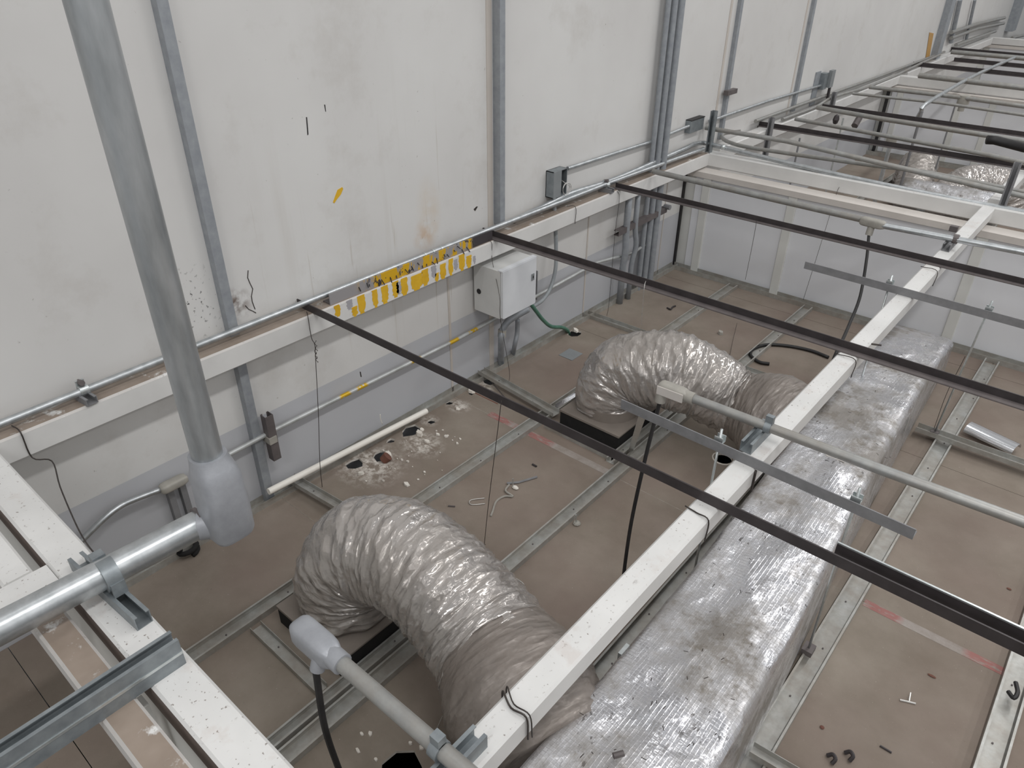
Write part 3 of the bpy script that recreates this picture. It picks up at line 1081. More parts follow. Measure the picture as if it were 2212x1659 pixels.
def lb_body(mb, A, B, w, h, up=(0, 0, 1)):
    """cast conduit body: rounded box that narrows at its ends"""
    A, B = V(A), V(B)
    d = (B - A)
    L = d.length
    d.normalize()
    sd = d.cross(V(up)).normalized()
    upv = sd.cross(d)
    vs, n = [], 16
    K = ((0, .45), (.04, .78), (.12, .96), (.22, 1), (.75, 1), (.88, .94), (.96, .8), (1, .72))
    for f, k in K:
        for i in range(n):
            a = 2 * math.pi * (i + .5) / n
            c_, s_ = math.cos(a), math.sin(a)
            e = 0.5
            vs.append(A + d * (L * f) + sd * (math.copysign(abs(c_) ** e, c_) * w / 2 * k) + upv * (math.copysign(abs(s_) ** e, s_) * h / 2 * k))
    m = len(K)
    fs = [[j * n + i, j * n + (i + 1) % n, (j + 1) * n + (i + 1) % n, (j + 1) * n + i] for j in range(m - 1) for i in range(n)]
    fs = [q[::-1] for q in fs] + [list(range(n)), list(range(m * n - 1, (m - 1) * n - 1, -1))]
    mb.add(vs, fs)


def strut_foot(label, x, y0, y1, z=ZT, mat='strut'):
    return strut_bar(label, (x, y0, z), (x, y1, z), mat=mat, group='short strut pieces carrying the conduits')


# nearest one: body, tube, clamp, black cable
t = thing('conduit', (2.4, 0.57, 0.985), 'dusty grey conduit with a cast end body at the bottom of the picture', 'conduit')
obj('tube', MB().tube([(1.725, 0.57, 0.985), (3.6, 0.585, 0.985)], 0.019, 16), 'galvd', t, 'auto')
hb = MB()
lb_body(hb, (1.56, 0.57, 0.978), (1.705, 0.57, 0.98), 0.062, 0.07)
hb.tube([(1.69, 0.57, 0.984), (1.735, 0.57, 0.984)], 0.0255, 16)
hb.tube([(1.665, 0.556, 0.965), (1.664, 0.545, 0.932)], 0.0185, 12)
hz = obj('end_body', hb, 'cast', t, 'auto')
cl = MB()
cl.tube([(2.03, 0.571, 0.985), (2.055, 0.571, 0.985)], 0.0235, 16)
cl.box((2.03, 0.56, 1.004), (2.055, 0.582, 1.03))
obj('pipe_clamp', cl, 'strut', t, 'auto')
tag(obj('cable', MB().tube(bez([(1.664, 0.54, 0.93), (1.66, 0.535, 0.7), (1.655, 0.56, 0.4), (1.66, 0.575, 0.12), (1.68, 0.60, 0.008), (1.72, 0.68, 0.008)], 8), 0.0085, 10), 'black'),
    'black cable hanging from the nearest cast conduit body', 'cable')
strut_foot('short strut piece under the nearest conduit on the middle beam', 2.07, 0.50, 0.665)

t = thing('conduit', (2.3, 2.1, 0.985), 'dusty grey conduit with an oval end body above the farther foil hose', 'conduit')
obj('tube', MB().tube([(1.785, 2.085, 0.985), (2.4, 2.105, 0.985), (3.6, 2.17, 0.985)], 0.0172, 16), 'galvd', t, 'auto')
hb = MB()
lb_body(hb, (1.655, 2.078, 0.985), (1.77, 2.083, 0.985), 0.05, 0.05)
hb.tube([(1.76, 2.083, 0.985), (1.795, 2.085, 0.985)], 0.0225, 16)
hb.tube([(1.675, 2.07, 0.965), (1.675, 2.066, 0.93)], 0.019, 12)
obj('end_body', hb, 'castd', t, 'auto')
obj('body_cover', MB().prof(rrect(0.036, 0.004, 0.0018), (1.663, 2.052, 0.985), (1.765, 2.056, 0.985), (0, 1, 0)), 'ledge', t)
cl = MB()
cl.tube([(2.058, 2.092, 0.985), (2.08, 2.093, 0.985)], 0.0215, 16)
cl.box((2.056, 2.086, 1.0), (2.082, 2.104, 1.03))
obj('pipe_clamp', cl, 'strut', t, 'auto')
tag(obj('cable', MB().tube(bez([(1.675, 2.066, 0.94), (1.665, 2.03, 0.7), (1.66, 1.99, 0.4), (1.67, 1.96, 0.15), (1.68, 1.95, 0.008), (1.74, 1.9, 0.008)], 8), 0.0075, 10), 'black'),
    'black cable hanging from the oval conduit body down behind the middle beam', 'cable')
strut_foot('short strut piece under the conduit with the oval body', 2.045, 1.99, 2.16)

t = thing('conduit', (1.8, 4.45, 0.985), 'dusty grey conduit from the wall beam with a tee body before the panel wall', 'conduit')
obj('tube', MB().tube([at(1411, 370, z=.965), at(1600, 414, z=.98), at(1862, 474, z=.985)], 0.0185, 14), 'galvd', t, 'auto')
obj('tube', MB().tube([at(1905, 487, z=.985), at(2212, 545, z=.985), V((3.4, 4.56, .985))], 0.017, 14), 'galv', t, 'auto')
hb = MB()
p, q = at(1858, 475, z=.985), at(1912, 488, z=.985)
lb_body(hb, p, q, 0.05, 0.05)
hb.tube([(p + q) / 2 + V((0, 0, -.02)), (p + q) / 2 + V((0, -.012, -.07))], 0.02, 12)
obj('tee_body', hb, 'castd', t, 'auto')
tag(obj('cable', MB().tube(bez([(p + q) / 2 + V((0, -.012, -.06)), at(1872, 560, y=4.32), at(1858, 640, y=4.15), at(1835, 700, y=3.9), at(1812, 752, y=3.55), at(1800, 778, y=3.35), (1.86, 3.3, .05)], 8), 0.0085, 10), 'black'),
    'black cable curving down from the tee body before the panel wall', 'cable')
strut_foot('dark strut piece under the conduit with the tee body', 2.065, 4.40, 4.60, mat='strutd')
cl = MB()
cl.tube([at(2058, 515, z=.985), at(2070, 517, z=.985)], 0.026, 12)
obj('clamp_bolt', MB().box(at(2058, 500, z=1.0) + V((-.02, -.01, 0)), at(2058, 500, z=1.0) + V((.02, .02, .03))), 'dark2', t)
obj('pipe_clamp', cl, 'dark2', t)

# conduit on the wall beam, its clips, and the one that turns along the cross beam
t = thing('conduit', (0.075, 2.5, 0.965), 'bright conduit running the length of the dusty wall beam', 'conduit')
obj('tube', MB().tube([(0.075, -1.5, 0.958), (0.075, 0.42, 0.96), (0.075, 1.13, 0.965), (0.075, 2.84, 0.975), (0.075, 4.1, 0.975), (0.085, 5.38, 0.96)], 0.0148, 14), 'galv', t, 'auto')
for y in (2.40, 2.46, 2.52):
    obj('coupling', MB().tube([(0.075, y, 0.972), (0.075, y + .007, 0.972)], 0.017, 12), 'zinc', t, 'auto')
for lab, y in (('strut piece with a round clamp on the wall beam, left of the big pipe', 0.69), ('strut piece with a clamp where the third dark angle meets the wall beam', 4.05)):
    s_ = thing('conduit_clip', (0.075, y, ZT), lab, 'clamp', 'conduit clips on the wall beam')
    obj('strut_piece', MB().prof(chan(0.041, 0.028, 0.0026, 0.0095), (0.03, y, ZT), (0.128, y + .01, ZT)), 'strutd', s_)
    k = MB()
    k.tube([(0.075, y - 0.004, 0.966), (0.075, y + 0.026, 0.966)], 0.0195, 14)
    k.box((0.052, y - .004, 0.962), (0.062, y + .026, 1.0))
    obj('clamp_strap', k, 'zinc', s_, 'auto')
    obj('clamp_bolt', MB().tube([(0.05, y + .011, 0.99), (0.085, y + .011, 0.998)], 0.0105, 8), 'dark2', s_)
t = thing('conduit', (0.05, 4.2, 0.99), 'bright conduit that rises off the wall beam and turns along the back cross beam', 'conduit')
pa = [at(1110, 477, x=.05), at(1178, 444, x=.05), at(1235, 417, x=.05), at(1330, 386, x=.05), at(1470, 325, x=.055), at(1512, 309, y=5.42), at(1560, 318, y=5.46), at(1700, 352, y=5.46), at(1900, 397, y=5.46), at(2212, 458, y=5.46), V((4.4, 5.46, .965))]
obj('tube', MB().tube(bez(pa, 6), 0.0175, 14), 'galv', t, True)
for u, v in ((1478, 321), (1562, 318)):
    obj('coupling', MB().ball(at(u, v, y=5.44), 0.022), 'zinc', t, True)

# big pipe: horizontal leg, clamp, body, vertical leg
t = thing('rigid_pipe', (1.14, 0.3, 0.966), 'thick galvanised pipe crossing the lower left corner and rising with a cast elbow', 'pipe')
zc = 1.008
pA, pB = at(-60, 1388, z=zc), at(432, 1131, z=zc)
dirv = (pB - pA).normalized()
obj('tube', MB().tube([pA - dirv * 1.0, pB], 0.0395, 28), 'galv', t, 'auto')
cx, cy = 1.128, 0.646
hb = MB()
bt, bb = 1.232, 0.965
lv = []
for z, w, d, ox, oy in ((bb, .07, .085, .018, .0), (bb + .006, .10, .105, .016, .0), (bb + .02, .118, .118, .012, 0), (bb + .12, .122, .118, .014, 0), (bt - .055, .116, .112, .012, 0),
                        (bt - .03, .108, .106, .006, 0), (bt - .012, .097, .097, 0, 0), (bt, .094, .094, -.003, 0)):
    ring = []
    for i in range(24):
        a = 2 * math.pi * i / 24
        c_, s_ = math.cos(a), math.sin(a)
        e = 0.55 if z < bt - .04 else 0.85
        ring.append(V((cx + ox + math.copysign(abs(c_) ** e, c_) * w / 2, cy + oy + math.copysign(abs(s_) ** e, s_) * d / 2, z)))
    lv.append(ring)
vs = [p for l_ in lv for p in l_]
fs = [[i * 24 + k, i * 24 + (k + 1) % 24, (i + 1) * 24 + (k + 1) % 24, (i + 1) * 24 + k] for i in range(len(lv) - 1) for k in range(24)]
fs += [list(range(23, -1, -1)), [(len(lv) - 1) * 24 + k for k in range(24)]]
hb.add(vs, fs)
obj('elbow_body', hb, 'cast', t, 'auto')
obj('elbow_hub', MB().tube([pB, V((cx, cy, zc)) + dirv * -0.01], 0.046, 24), 'cast', t, 'auto')
obj('pipe_collar', MB().tube([pB - dirv * 0.004, pB + dirv * 0.006], 0.0475, 24), 'dark2', t, 'auto')
obj('upright_tube', MB().tube([(cx - .004, cy, bt - .03), (cx - .004, cy, 3.6)], 0.0395, 28), 'galvp', t, 'auto')
k = MB()
pc = at(236, 1240, z=zc)
k.tube([pc - dirv * .019, pc + dirv * .019], 0.0425, 24)
k.box(pc + V((-.064, -.016, -.02)), pc + V((-.036, .016, .036)))
k.tube([pc + V((-.075, 0, .022)), pc + V((-.025, 0, .022))], 0.006, 8)
k.box(pc + V((.036, -.017, -.042)), pc + V((.046, .017, 0.0)))
obj('pipe_clamp', k, 'strut', t, 'auto')
strut_bar('short strut piece under the big pipe on the corner beam', (0.905, 0.325, ZT), (1.235, 0.345, ZT), mat='strut')

sl = thing('double_strut', (1.4, -0.2, ZT), 'back to back strut channel at the lower left picture edge', 'strut')
xa = 1.392
obj('upper_channel', MB().prof(STRUT, (xa, -1.4, ZT + 0.041), (xa, 0.356, ZT + 0.041)), 'strut', sl)
obj('lower_channel', MB().prof(flip(STRUT, 0.041), (xa, -1.4, ZT), (xa, 0.356, ZT)), 'strut', sl)
obj('zinc_edge', MB().box((xa + 0.0206, -1.4, ZT + 0.037), (xa + 0.0222, 0.356, ZT + 0.045)), 'zinc', sl)

# ------------------------------------------------------------------ things on the wall
def wall_strut(label, y, z0, z1, w=0.041, d=0.041, x=0.0, mat='wstrut'):
    m = MB().prof(flip(chan(w, d, 0.0026, 0.0), d), (x, y, z0), (x, y, z1), (1, 0, 0))
    return tag(obj('wall_strut', m, mat), label, 'strut', 'upright struts on the wall')


wall_strut('grey upright wall strut left of the scorch mark, behind the big pipe', 1.33, 0.0, 5.1)
wall_strut('grey upright wall strut beside the pale batten, ending at the wall beam', 3.045, 0.96, 5.1, 0.041, 0.05)
wall_strut('slim upright strut with a clip, right of the conduit bundle', 5.79, 0.95, 5.1, 0.041, 0.03)
wall_strut('slim upright strut beside the far grey switch box', 7.27, 0.95, 5.1, 0.05, 0.03)
wall_strut('broad grey upright post at the top right', 12.1, 0.9, 5.1, 0.2, 0.08)
wall_strut('broad dark upright post in the top right corner', 17.0, 0.9, 5.1, 0.34, 0.12)
tag(obj('strut_clip', MB().box((0.02, 5.72, 1.30), (0.06, 5.88, 1.335)), 'dark2'), 'small dark clip on the slim strut right of the bundle', 'clip')

# bundle of upright conduits
t = thing('conduit_bundle', (0.06, 4.75, 0), 'bundle of upright conduits and a strut rising through the wall beam', 'conduit')
for yy, xx, r in ((4.66, 0.05, 0.018), (4.715, 0.065, 0.022), (4.79, 0.07, 0.027)):
    obj('tube', MB().tube([(xx, yy, 0.0), (xx, yy, 5.1)], r, 14), 'wstrut', t, 'auto')
obj('strut_post', MB().prof(chan(0.05, 0.04, 0.003), (0.0, 4.865, 0), (0.0, 4.865, 5.1), (1, 0, 0)), 'wstrut', t)
t = thing('strut_rack', (0.05, 4.5, 0.58), 'dark horizontal strut piece holding the upright conduits under the beam', 'strut')
obj('channel', MB().prof(flip(STRUT, .041), (0.05, 4.24, 0.585), (0.05, 4.9, 0.595), (1, 0, 0)), 'dark2', t)
obj('end_bolt', MB().tube([(0.07, 4.89, 0.62), (0.12, 4.89, 0.62)], 0.02, 8), 'strutd', t)
for lab, yy, xx, z1, r in (('thick upright conduit left in the rack, stopping under the beam', 4.36, 0.075, 0.90, 0.024), ('upright conduit with a kink, middle of the rack', 4.47, 0.08, 0.88, 0.019)):
    m = MB().tube(bend([(xx, yy, 0.0), (xx, yy, 0.3), (xx + .012, yy + .03 * (yy > 4.4), 0.42), (xx, yy, 0.55), (xx, yy, z1)], 0.06), r, 12)
    tag(obj('conduit', m, 'wstrut', smooth=True), lab, 'conduit')

# low conduit along the grey paint
t = thing('conduit', (0.05, 2.5, 0.37), 'thin conduit along the grey painted band with yellow splashes', 'conduit')
obj('tube', MB().tube([at(420, 1022, x=.05), at(520, 968, x=.047), at(600, 925, x=.045), at(780, 836, x=.045), at(980, 737, x=.045), at(1100, 672, x=.045), at(1290, 567, x=.045), at(1368, 546, x=.045), (0.045, 4.7, 0.36)], 0.0115, 12), 'cy', t, True)
hb = MB()
lb_body(hb, at(345, 1060, x=.055), at(402, 1031, x=.055), 0.05, 0.042)
obj('elbow_body', hb, 'castd', t, 'auto')
obj('tube', MB().tube(bez([at(346, 1058, x=.055), at(300, 1075, x=.055), at(262, 1092, x=.055), at(225, 1120, x=.06), at(178, 1166, x=.06), at(120, 1225, x=.06)], 6), 0.0125, 12), 'galv', t, True)
for ya, lab in ((0.885, 'nearer one'), (0.94, 'farther one')):
    tag(obj('standoff_leg', MB().box((0.0, ya, 0.15), (0.03, ya + .026, 0.355)), 'strutd'), 'short upright strut leg under the oval elbow on the wall, ' + lab, 'strut')
t = thing('wall_bracket', (0.02, 1.37, 0.25), 'dark strut piece on the wall strut clamping the low conduit', 'bracket')
obj('channel', MB().prof(flip(STRUT, 0.041), (0.041, 1.385, 0.25), (0.041, 1.385, 0.5), (1, 0, 0)), 'dark2', t)
obj('clamp', MB().box((0.03, 1.36, 0.35), (0.088, 1.40, 0.385)), 'castd', t)

tag(obj('plastic_tube', MB().tube([at(580, 1062, x=.1), at(921, 888, x=.1)], 0.0165, 16), 'pvc', smooth='auto'), 'white plastic tube lying along the wall track', 'tube')

# cabinet
t = thing('control_cabinet', (0.12, 2.98, 0.49), 'light grey steel control box on the wall under the beam', 'control box')
obj('body', MB().prof(rrect(0.2, 0.292, 0.004), (0.12, 2.828, 0.639), (0.12, 3.13, 0.639)), 'boxside', t)
obj('door', MB().prof(rrect(0.296, 0.292, 0.006), (0.222, 2.981, 0.641), (0.238, 2.981, 0.641)), 'box', t)
obj('rain_lip', MB().box((0.205, 2.828, 0.785), (0.236, 3.134, 0.792)), 'box', t)
obj('latch', MB().box((0.237, 3.085, 0.655), (0.243, 3.107, 0.695)), 'plate', t)
obj('latch_slot', MB().box((0.2425, 3.093, 0.668), (0.2445, 3.099, 0.683)), 'black', t)
obj('knockout_hole', MB().tube([(0.058, 2.829, 0.62), (0.058, 2.8255, 0.62)], 0.016, 14), 'black', t)
tag(obj('strut_channel', MB().prof(STRUT, (0.0, 3.375, 0.36), (0.0, 3.375, 0.56), (1, 0, 0)), 'strutd'), 'grey strut behind the right side of the control box', 'strut')
tag(obj('hose_line', MB().tube(bez([at(1196, 425, x=.05), at(1199, 470, x=.055), at(1201, 530, x=.07), at(1200, 580, x=.09), at(1189, 622, x=.1), at(1172, 648, x=.11), at(1152, 662, x=.13)], 8), 0.0125, 12), 'flexc', smooth=True),
    'grey flexible hose from the open junction box to the control box', 'hose')
tag(obj('hose_line', MB().tube(bez([at(1143, 652, x=.14), at(1158, 672, x=.14), at(1172, 690, x=.13), at(1190, 705, x=.12), at(1212, 707, x=.1), at(1225, 713, z=.035), at(1229, 722, z=-.03)], 8), 0.0125, 12), 'green', smooth=True),
    'green flexible hose from the control box into the broken hole', 'hose')
t = thing('conduit', (0.1, 3.0, 0), 'thick conduit elbow under the control box going through the deck', 'conduit')
obj('tube', MB().tube(bez([at(1140, 668, x=.14), at(1112, 684, x=.12), at(1095, 697, x=.11), at(1085, 715, x=.1), at(1083, 735, x=.1), at(1082, 790, z=-.02)], 8), 0.021, 14), 'wstrut', t, True)
obj('coupling', MB().tube([at(1085, 712, x=.1), at(1084, 727, x=.1)], 0.0255, 14), 'castd', t, 'auto')
tag(obj('conduit', MB().tube(bez([at(1118, 690, x=.06), at(1117, 720, x=.06), at(1112, 745, x=.06), at(1108, 768, z=-.01)], 6), 0.015, 12), 'wstrut', smooth=True), 'slim upright conduit right of the thick elbow under the control box', 'conduit')

# junction boxes on the wall
t = thing('junction_box', (0.04, 3.56, 1.0), 'open grey junction box with a coil of wire, over the wall beam', 'junction box')
jb = MB()
y0, y1, z0, z1, dx = 3.50, 3.635, 1.005, 1.165, 0.06
jb.box((0, y0, z0), (0.004, y1, z1)).box((0, y0, z0), (dx, y0 + .004, z1)).box((0, y1 - .004, z0), (dx, y1, z1)).box((0, y0, z0), (dx, y1, z0 + .004)).box((0, y0, z1 - .004), (dx, y1, z1))
obj('shell', jb, 'strut', t)
obj('half_cover', MB().box((dx, y0, z0), (dx + .003, y0 + .075, z1)), 'plate', t)
obj('inside', MB().box((0.004, y0 + .004, z0 + .004), (0.008, y1 - .004, z1 - .004)), 'black', t)
cw = [V((0.075 + 0.006 * math.cos(a * .5), 3.615 + 0.038 * math.cos(a), 1.045 + 0.036 * math.sin(a))) for a in [i * 0.35 for i in range(44)]]
obj('wire_coil', MB().tube([(0.03, 3.60, 1.1)] + cw, 0.0018, 6), 'bwire', t, True)
tag(obj('conduit', MB().tube([at(1226, 364, x=.03), at(1400, 308, x=.03), at(1508, 264, x=.03)], 0.0125, 12), 'galv', smooth='auto'), 'conduit on the wall from the open junction box to the right', 'conduit')
tag(obj('conduit', MB().tube([at(1532, 262, x=.03), at(1660, 218, x=.03), at(1778, 183, x=.03)], 0.0125, 12), 'galv', smooth='auto'), 'conduit on the wall ending at the far switch box', 'conduit')
t = thing('post_box', (0.07, 5.47, ZT), 'upright strut with a dark box at the back corner of the wall beam', 'strut')
p0 = at(1484, 262, x=.02)
obj('box', MB().box((0.0, 5.19, 1.1), (0.045, 5.40, 1.19)), 'strut', t)
obj('box_top', MB().box((0.0, 5.19, 1.19), (0.05, 5.40, 1.196)), 'black', t)
obj('post', MB().prof(STRUT, (0.10, 5.46, ZT), (0.10, 5.46, 1.235), (0, -1, 0)), 'strut', t)
t = thing('switch_box', (0.04, 7.9, 1.0), 'grey switch box with a hanging handle on the far part of the wall', 'switch box')
obj('box', MB().box((0.0, 7.84, 1.07), (0.06, 7.93, 1.22)), 'strut', t)
obj('box_face', MB().box((0.055, 7.932, 1.08), (0.09, 8.02, 1.24)), 'plate', t)
obj('lead', MB().box((0.06, 7.99, 0.95), (0.08, 8.02, 1.08)), 'dark', t)
obj('backboard', MB().box((0.0, 7.72, 0.93), (0.012, 7.84, 1.24)), 'wstrut', t)
tag(obj('hazard_stripe', MB().add([at(2008, 70, x=.004), at(2017, 72, x=.004), at(2007, 128, x=.004), at(1999, 128, x=.004), at(2008, 70, x=.0), at(2017, 72, x=.0), at(2007, 128, x=.0), at(1999, 128, x=.0)],
                                  [(3, 2, 1, 0), (4, 5, 6, 7), (0, 1, 5, 4), (1, 2, 6, 5), (2, 3, 7, 6), (3, 0, 4, 7)]), 'orange'), 'orange brown upright stripe on the far wall beside the broad post', 'stripe')

# ------------------------------------------------------------------ conduits over the back cross beam and the far bays
def run(label, pts, r, mat='galvd', head=None):
    t = thing('conduit', pts[0], label, 'conduit')
    obj('tube', MB().tube(pts, r, 12), mat, t, 'auto')
    if head:
        hm = MB()
        hm.tube([V(head) + V((0, 0, -.05)), V(head) + V((0, 0, .03))], 0.055, 14)
        hm.tube([V(head) + V((0, 0, -.12)), V(head) + V((0, 0, -.05))], 0.03, 10)
        obj('round_box', hm, 'castd', t, 'auto')
    return t


run('conduit leaving the back corner post to the right, upper of the pair', [at(1524, 276, y=5.5), at(1700, 305, y=5.56), at(1900, 352, y=5.6), at(2212, 424, y=5.6), V((3.2, 5.6, 1.0))], 0.0175)
run('conduit looping off the wall beam just behind the back cross beam', bez([at(1600, 284, y=5.9), at(1566, 288, y=5.85), at(1560, 297, y=5.75), at(1580, 309, y=5.7), at(1640, 322, y=5.68), at(1870, 355, y=5.68), at(2000, 372, y=5.68), at(2212, 415, y=5.66)], 6), 0.015)
run('conduit with a round box just before the first angle of the second bay', [at(1718, 257, z=.99), at(1900, 291, z=.99), at(2130, 334, z=.99), at(2212, 352, z=.99), V((3.2, 6.5, .99))], 0.017)
run('conduit under the second angle of the second bay', [at(1765, 232, z=.985), at(1900, 256, z=.985), at(2212, 305, z=.985), V((3.2, 7.2, .985))], 0.021, 'galvd')
run('thin conduit in the middle of the second bay', [at(1842, 202, z=.99), at(2030, 222, z=.99), at(2212, 249, z=.99), V((3.0, 8.3, .99))], 0.014)
run('conduit with a round box in the middle of the second bay', [at(1878, 188, z=.99), at(2070, 210, z=.99), at(2212, 230, z=.99), V((3.0, 8.75, .99))], 0.02, 'galvd', at(2083, 213, z=.98))
run('conduit before the far white cross beam', [at(1985, 163, z=.99), at(2212, 190, z=.99), V((3.5, 10.2, .99))], 0.03)
run('thick conduit at the foot of the last posts', [at(2055, 112, z=.99), at(2212, 126, z=.99), V((3.5, 12.6, .99))], 0.03, 'galvd')
run('long thin conduit along the wall beam of the second bay, upper one', [at(1632, 262, x=.05), at(1760, 215, x=.05), at(1900, 165, x=.05), at(2040, 112, x=.05)], 0.016)
run('long thin conduit along the wall beam of the second bay, lower one', bez([at(1690, 258, x=.1), at(1760, 232, x=.1), at(1800, 210, x=.1), at(1900, 178, x=.1), at(2030, 118, x=.1)], 5), 0.016)
run('bright diagonal pipe dropping into the second bay', bez([at(1976, 265, z=.75), at(1990, 240, z=.92), at(2004, 222, z=1.0), at(2100, 166, z=1.0), at(2192, 124, z=1.0)], 5), 0.02, 'galv')
run('pair conduit on the far wall, upper', [at(2055, 70, x=.06), at(2110, 52, x=.06), at(2170, 38, x=.06)], 0.025)
run('pair conduit on the far wall, lower', [at(2055, 82, x=.06), at(2110, 62, x=.06), at(2168, 50, x=.06)], 0.025)
run('lowest sloping conduit on the far wall', [at(2065, 97, x=.06), at(2150, 67, x=.06)], 0.025)
run('upright thin conduit beside the broad post, left one', [at(2074, 0, x=.04), at(2054, 92, x=.04)], 0.03, 'wstrut')
run('upright thin conduit beside the broad post, right one', [at(2106, 0, x=.04), at(2086, 92, x=.04)], 0.022, 'wstrut')
run('thin conduits right of the corner post, upper', [at(2186, 82, x=.1), at(2212, 76, x=.1)], 0.025)
tag(obj('insulated_pipe', MB().tube([at(2132, 302, z=1.05), at(2150, 303, z=1.05), at(2212, 319, z=1.05), V((2.9, 6.5, 1.05))], 0.033, 14), 'black', smooth=True), 'black insulated pipe end at the right edge over the second bay', 'pipe')

# round conduit boxes on stems in the second bay
for lab, u, v in (('round conduit box on a stem standing before the far panel wall', 1923, 313),):
    t = thing('round_box', at(u, 345, y=7.6), lab, 'junction box')
    p = at(u, v, y=7.4)
    obj('box', MB().tube([p + V((0, 0, .01)), p + V((0, 0, .075))], 0.045, 14), 'castd', t, 'auto')
    obj('stem', MB().tube([V((p.x, p.y, 0)), p + V((0, 0, .01))], 0.018, 10), 'galv', t, 'auto')

# upright struts on the frame beyond the first bay
for lab, x, y, z0, z1 in (('upright strut at the end of the middle beam on the back cross beam', 2.135, 5.5, 0.93, 1.2), ('thin upright strut on the wall beam by the first angle of the second bay', 0.145, 6.5, 0.62, 1.03),
                          ('thin upright strut on the wall beam by the second angle of the second bay', 0.14, 8.0, 0.9, 1.04)):
    tag(obj('strut_post', MB().prof(STRUT, (x, y, z0), (x, y, z1), (0, -1, 0)), 'strutd'), lab, 'strut', 'upright struts on the frame')
for lab, u, v in (('thin bright rod before the left end of the far panel wall', 1822, 255), ('dark rod in the second bay between the two foil hoses', 1992, 240),
                  ('thin rod before the middle post of the far wall', 2064, 226), ('thin dark rod near the wall beam of the second bay', 1728, 298)):
    p = at(u, v, z=.97)
    tag(obj('hanger_rod', MB().tube([p, V((p.x, p.y, 0.0))], 0.013 if 'dark rod in' in lab else 0.008, 8), 'zinc' if 'bright' in lab else 'strutd'), lab, 'rod')
t = thing('pipe_clamp', (0.3, 7.2, 0.8), 'dark pipe clamps under the beam in the second bay', 'clamp')
obj('clamp_half', MB().ball(at(1806, 258, x=.25), (0.03, 0.05, 0.05)), 'dark', t)
obj('clamp_half', MB().tube([at(1856, 255, x=.3), at(1846, 272, x=.3)], 0.035, 8), 'dark2', t)


# ------------------------------------------------------------------ wires
def wire(label, pts, r=0.0016, mat='wire', group=None, loops=None):
    m = MB().tube(bez(pts, 5), r, 6)
    for p in (loops or []):
        q = V(p)
        m.tube([q + V((0.004 * math.cos(a), 0.004 * math.sin(a), -a * 0.004)) for a in [i * .7 for i in range(22)]], r * .8, 5)
    return tag(obj('tie_wire', m, mat, smooth=True), label, 'wire', group)


wire('wire over the left end of the wall beam sagging to the corner beam', [(0.06, 0.455, 0.93), (0.122, 0.46, 0.928), (0.126, 0.462, 0.82), at(112, 996, x=.2), at(130, 1052, x=.42), at(163, 1130, x=.68), at(186, 1172, x=.82), at(206, 1198, x=.9)], 0.0024)
wire('twisted wire hanging from the wall beam by the nearest dark angle', [(0.09, 1.66, 0.93), (0.125, 1.64, 0.925), (0.127, 1.64, 0.82), at(680, 745, x=.135), at(682, 780, x=.14), at(688, 900, x=.15), at(691, 1000, x=.15), at(696, 1052, z=.02)], 0.0016, 'wire', None, [at(681, 735, x=.135), at(680, 752, x=.135), at(682, 760, x=.135)])
wire('wire hanging from the wall beam across the control box door', [(0.07, 2.86, 0.93), (0.123, 2.868, 0.922), (0.126, 2.868, 0.82), at(1079, 640, x=.245), at(1081, 690, x=.245), at(1100, 800, x=.22), at(1098, 830, z=.03)], 0.0014)
wire('thin wire from the nearest angle down to the floor by the hook', [at(1083, 866, y=1.65), at(1075, 930, y=1.67), at(1055, 1090, y=1.73), at(1045, 1188, z=0.002)], 0.0014, 'wire', None, [at(1047, 1175, z=.02)])
wire('wire wrapped on the wall beam right of the control box', [(0.07, 3.63, 0.93), (0.122, 3.655, 0.928), (0.124, 3.655, 0.82)], 0.0018)
wire('thin wire hanging from the wall beam by the third dark angle', [(0.122, 4.12, 0.925), at(1338, 430, x=.13), at(1328, 510, x=.14), at(1316, 650, x=.16), at(1311, 682, z=.01)], 0.0014)
wire('bright twist and thin wire on the second angle', [at(1395, 607, y=2.92), at(1392, 618, y=2.88), at(1390, 640, y=2.9), at(1386, 690, y=3.1), at(1384, 725, y=3.4)], 0.0016, 'bwire')
wire('thin wire hanging from the third angle before the first wall panel', [at(1634, 476, y=4.15), at(1632, 492, y=4.13), at(1622, 545, y=4.4), at(1610, 604, y=4.9)], 0.0014)
wire('wire hooked on the back cross beam hanging before the second wall panel', [at(1813, 404, y=5.41), at(1807, 418, y=5.40), at(1780, 505, y=5.2), at(1735, 648, y=5.1)], 0.0014)
wire('dark wire looped round the middle beam at the bottom of the picture', [(2.026, 0.79, 0.85), (2.028, 0.785, 0.929), (2.07, 0.765, 0.93), (2.11, 0.77, 0.928), (2.113, 0.775, 0.845)], 0.0024)
wire('second strand of the loop round the middle beam', [(2.026, 0.80, 0.85), (2.028, 0.80, 0.93), (2.07, 0.775, 0.932), (2.113, 0.778, 0.93), (2.117, 0.785, 0.845)], 0.0018)
wire('wire round the middle beam beside the nearest angle', [(2.028, 1.62, 0.928), (2.07, 1.615, 0.928), (2.111, 1.61, 0.926), (2.112, 1.61, 0.845)], 0.0022)
wire('wire round the middle beam beside the second angle', [(2.028, 2.86, 0.928), (2.11, 2.86, 0.928), (2.112, 2.862, 0.845)], 0.0018)
wire('wire round the middle beam near the panel wall', [(2.028, 4.08, 0.928), (2.11, 4.07, 0.928), (2.112, 4.07, 0.845)], 0.0018)
wire('dark strap on the middle beam under the flat grey strut', [(2.113, 1.93, 0.92), (2.113, 1.93, 0.835)], 0.004)
wire('thin dark wire on the floor before the second angle', [at(1592, 698, z=.03), at(1588, 715, z=.03), at(1582, 740, z=.02), at(1576, 770, z=.003)], 0.0014)
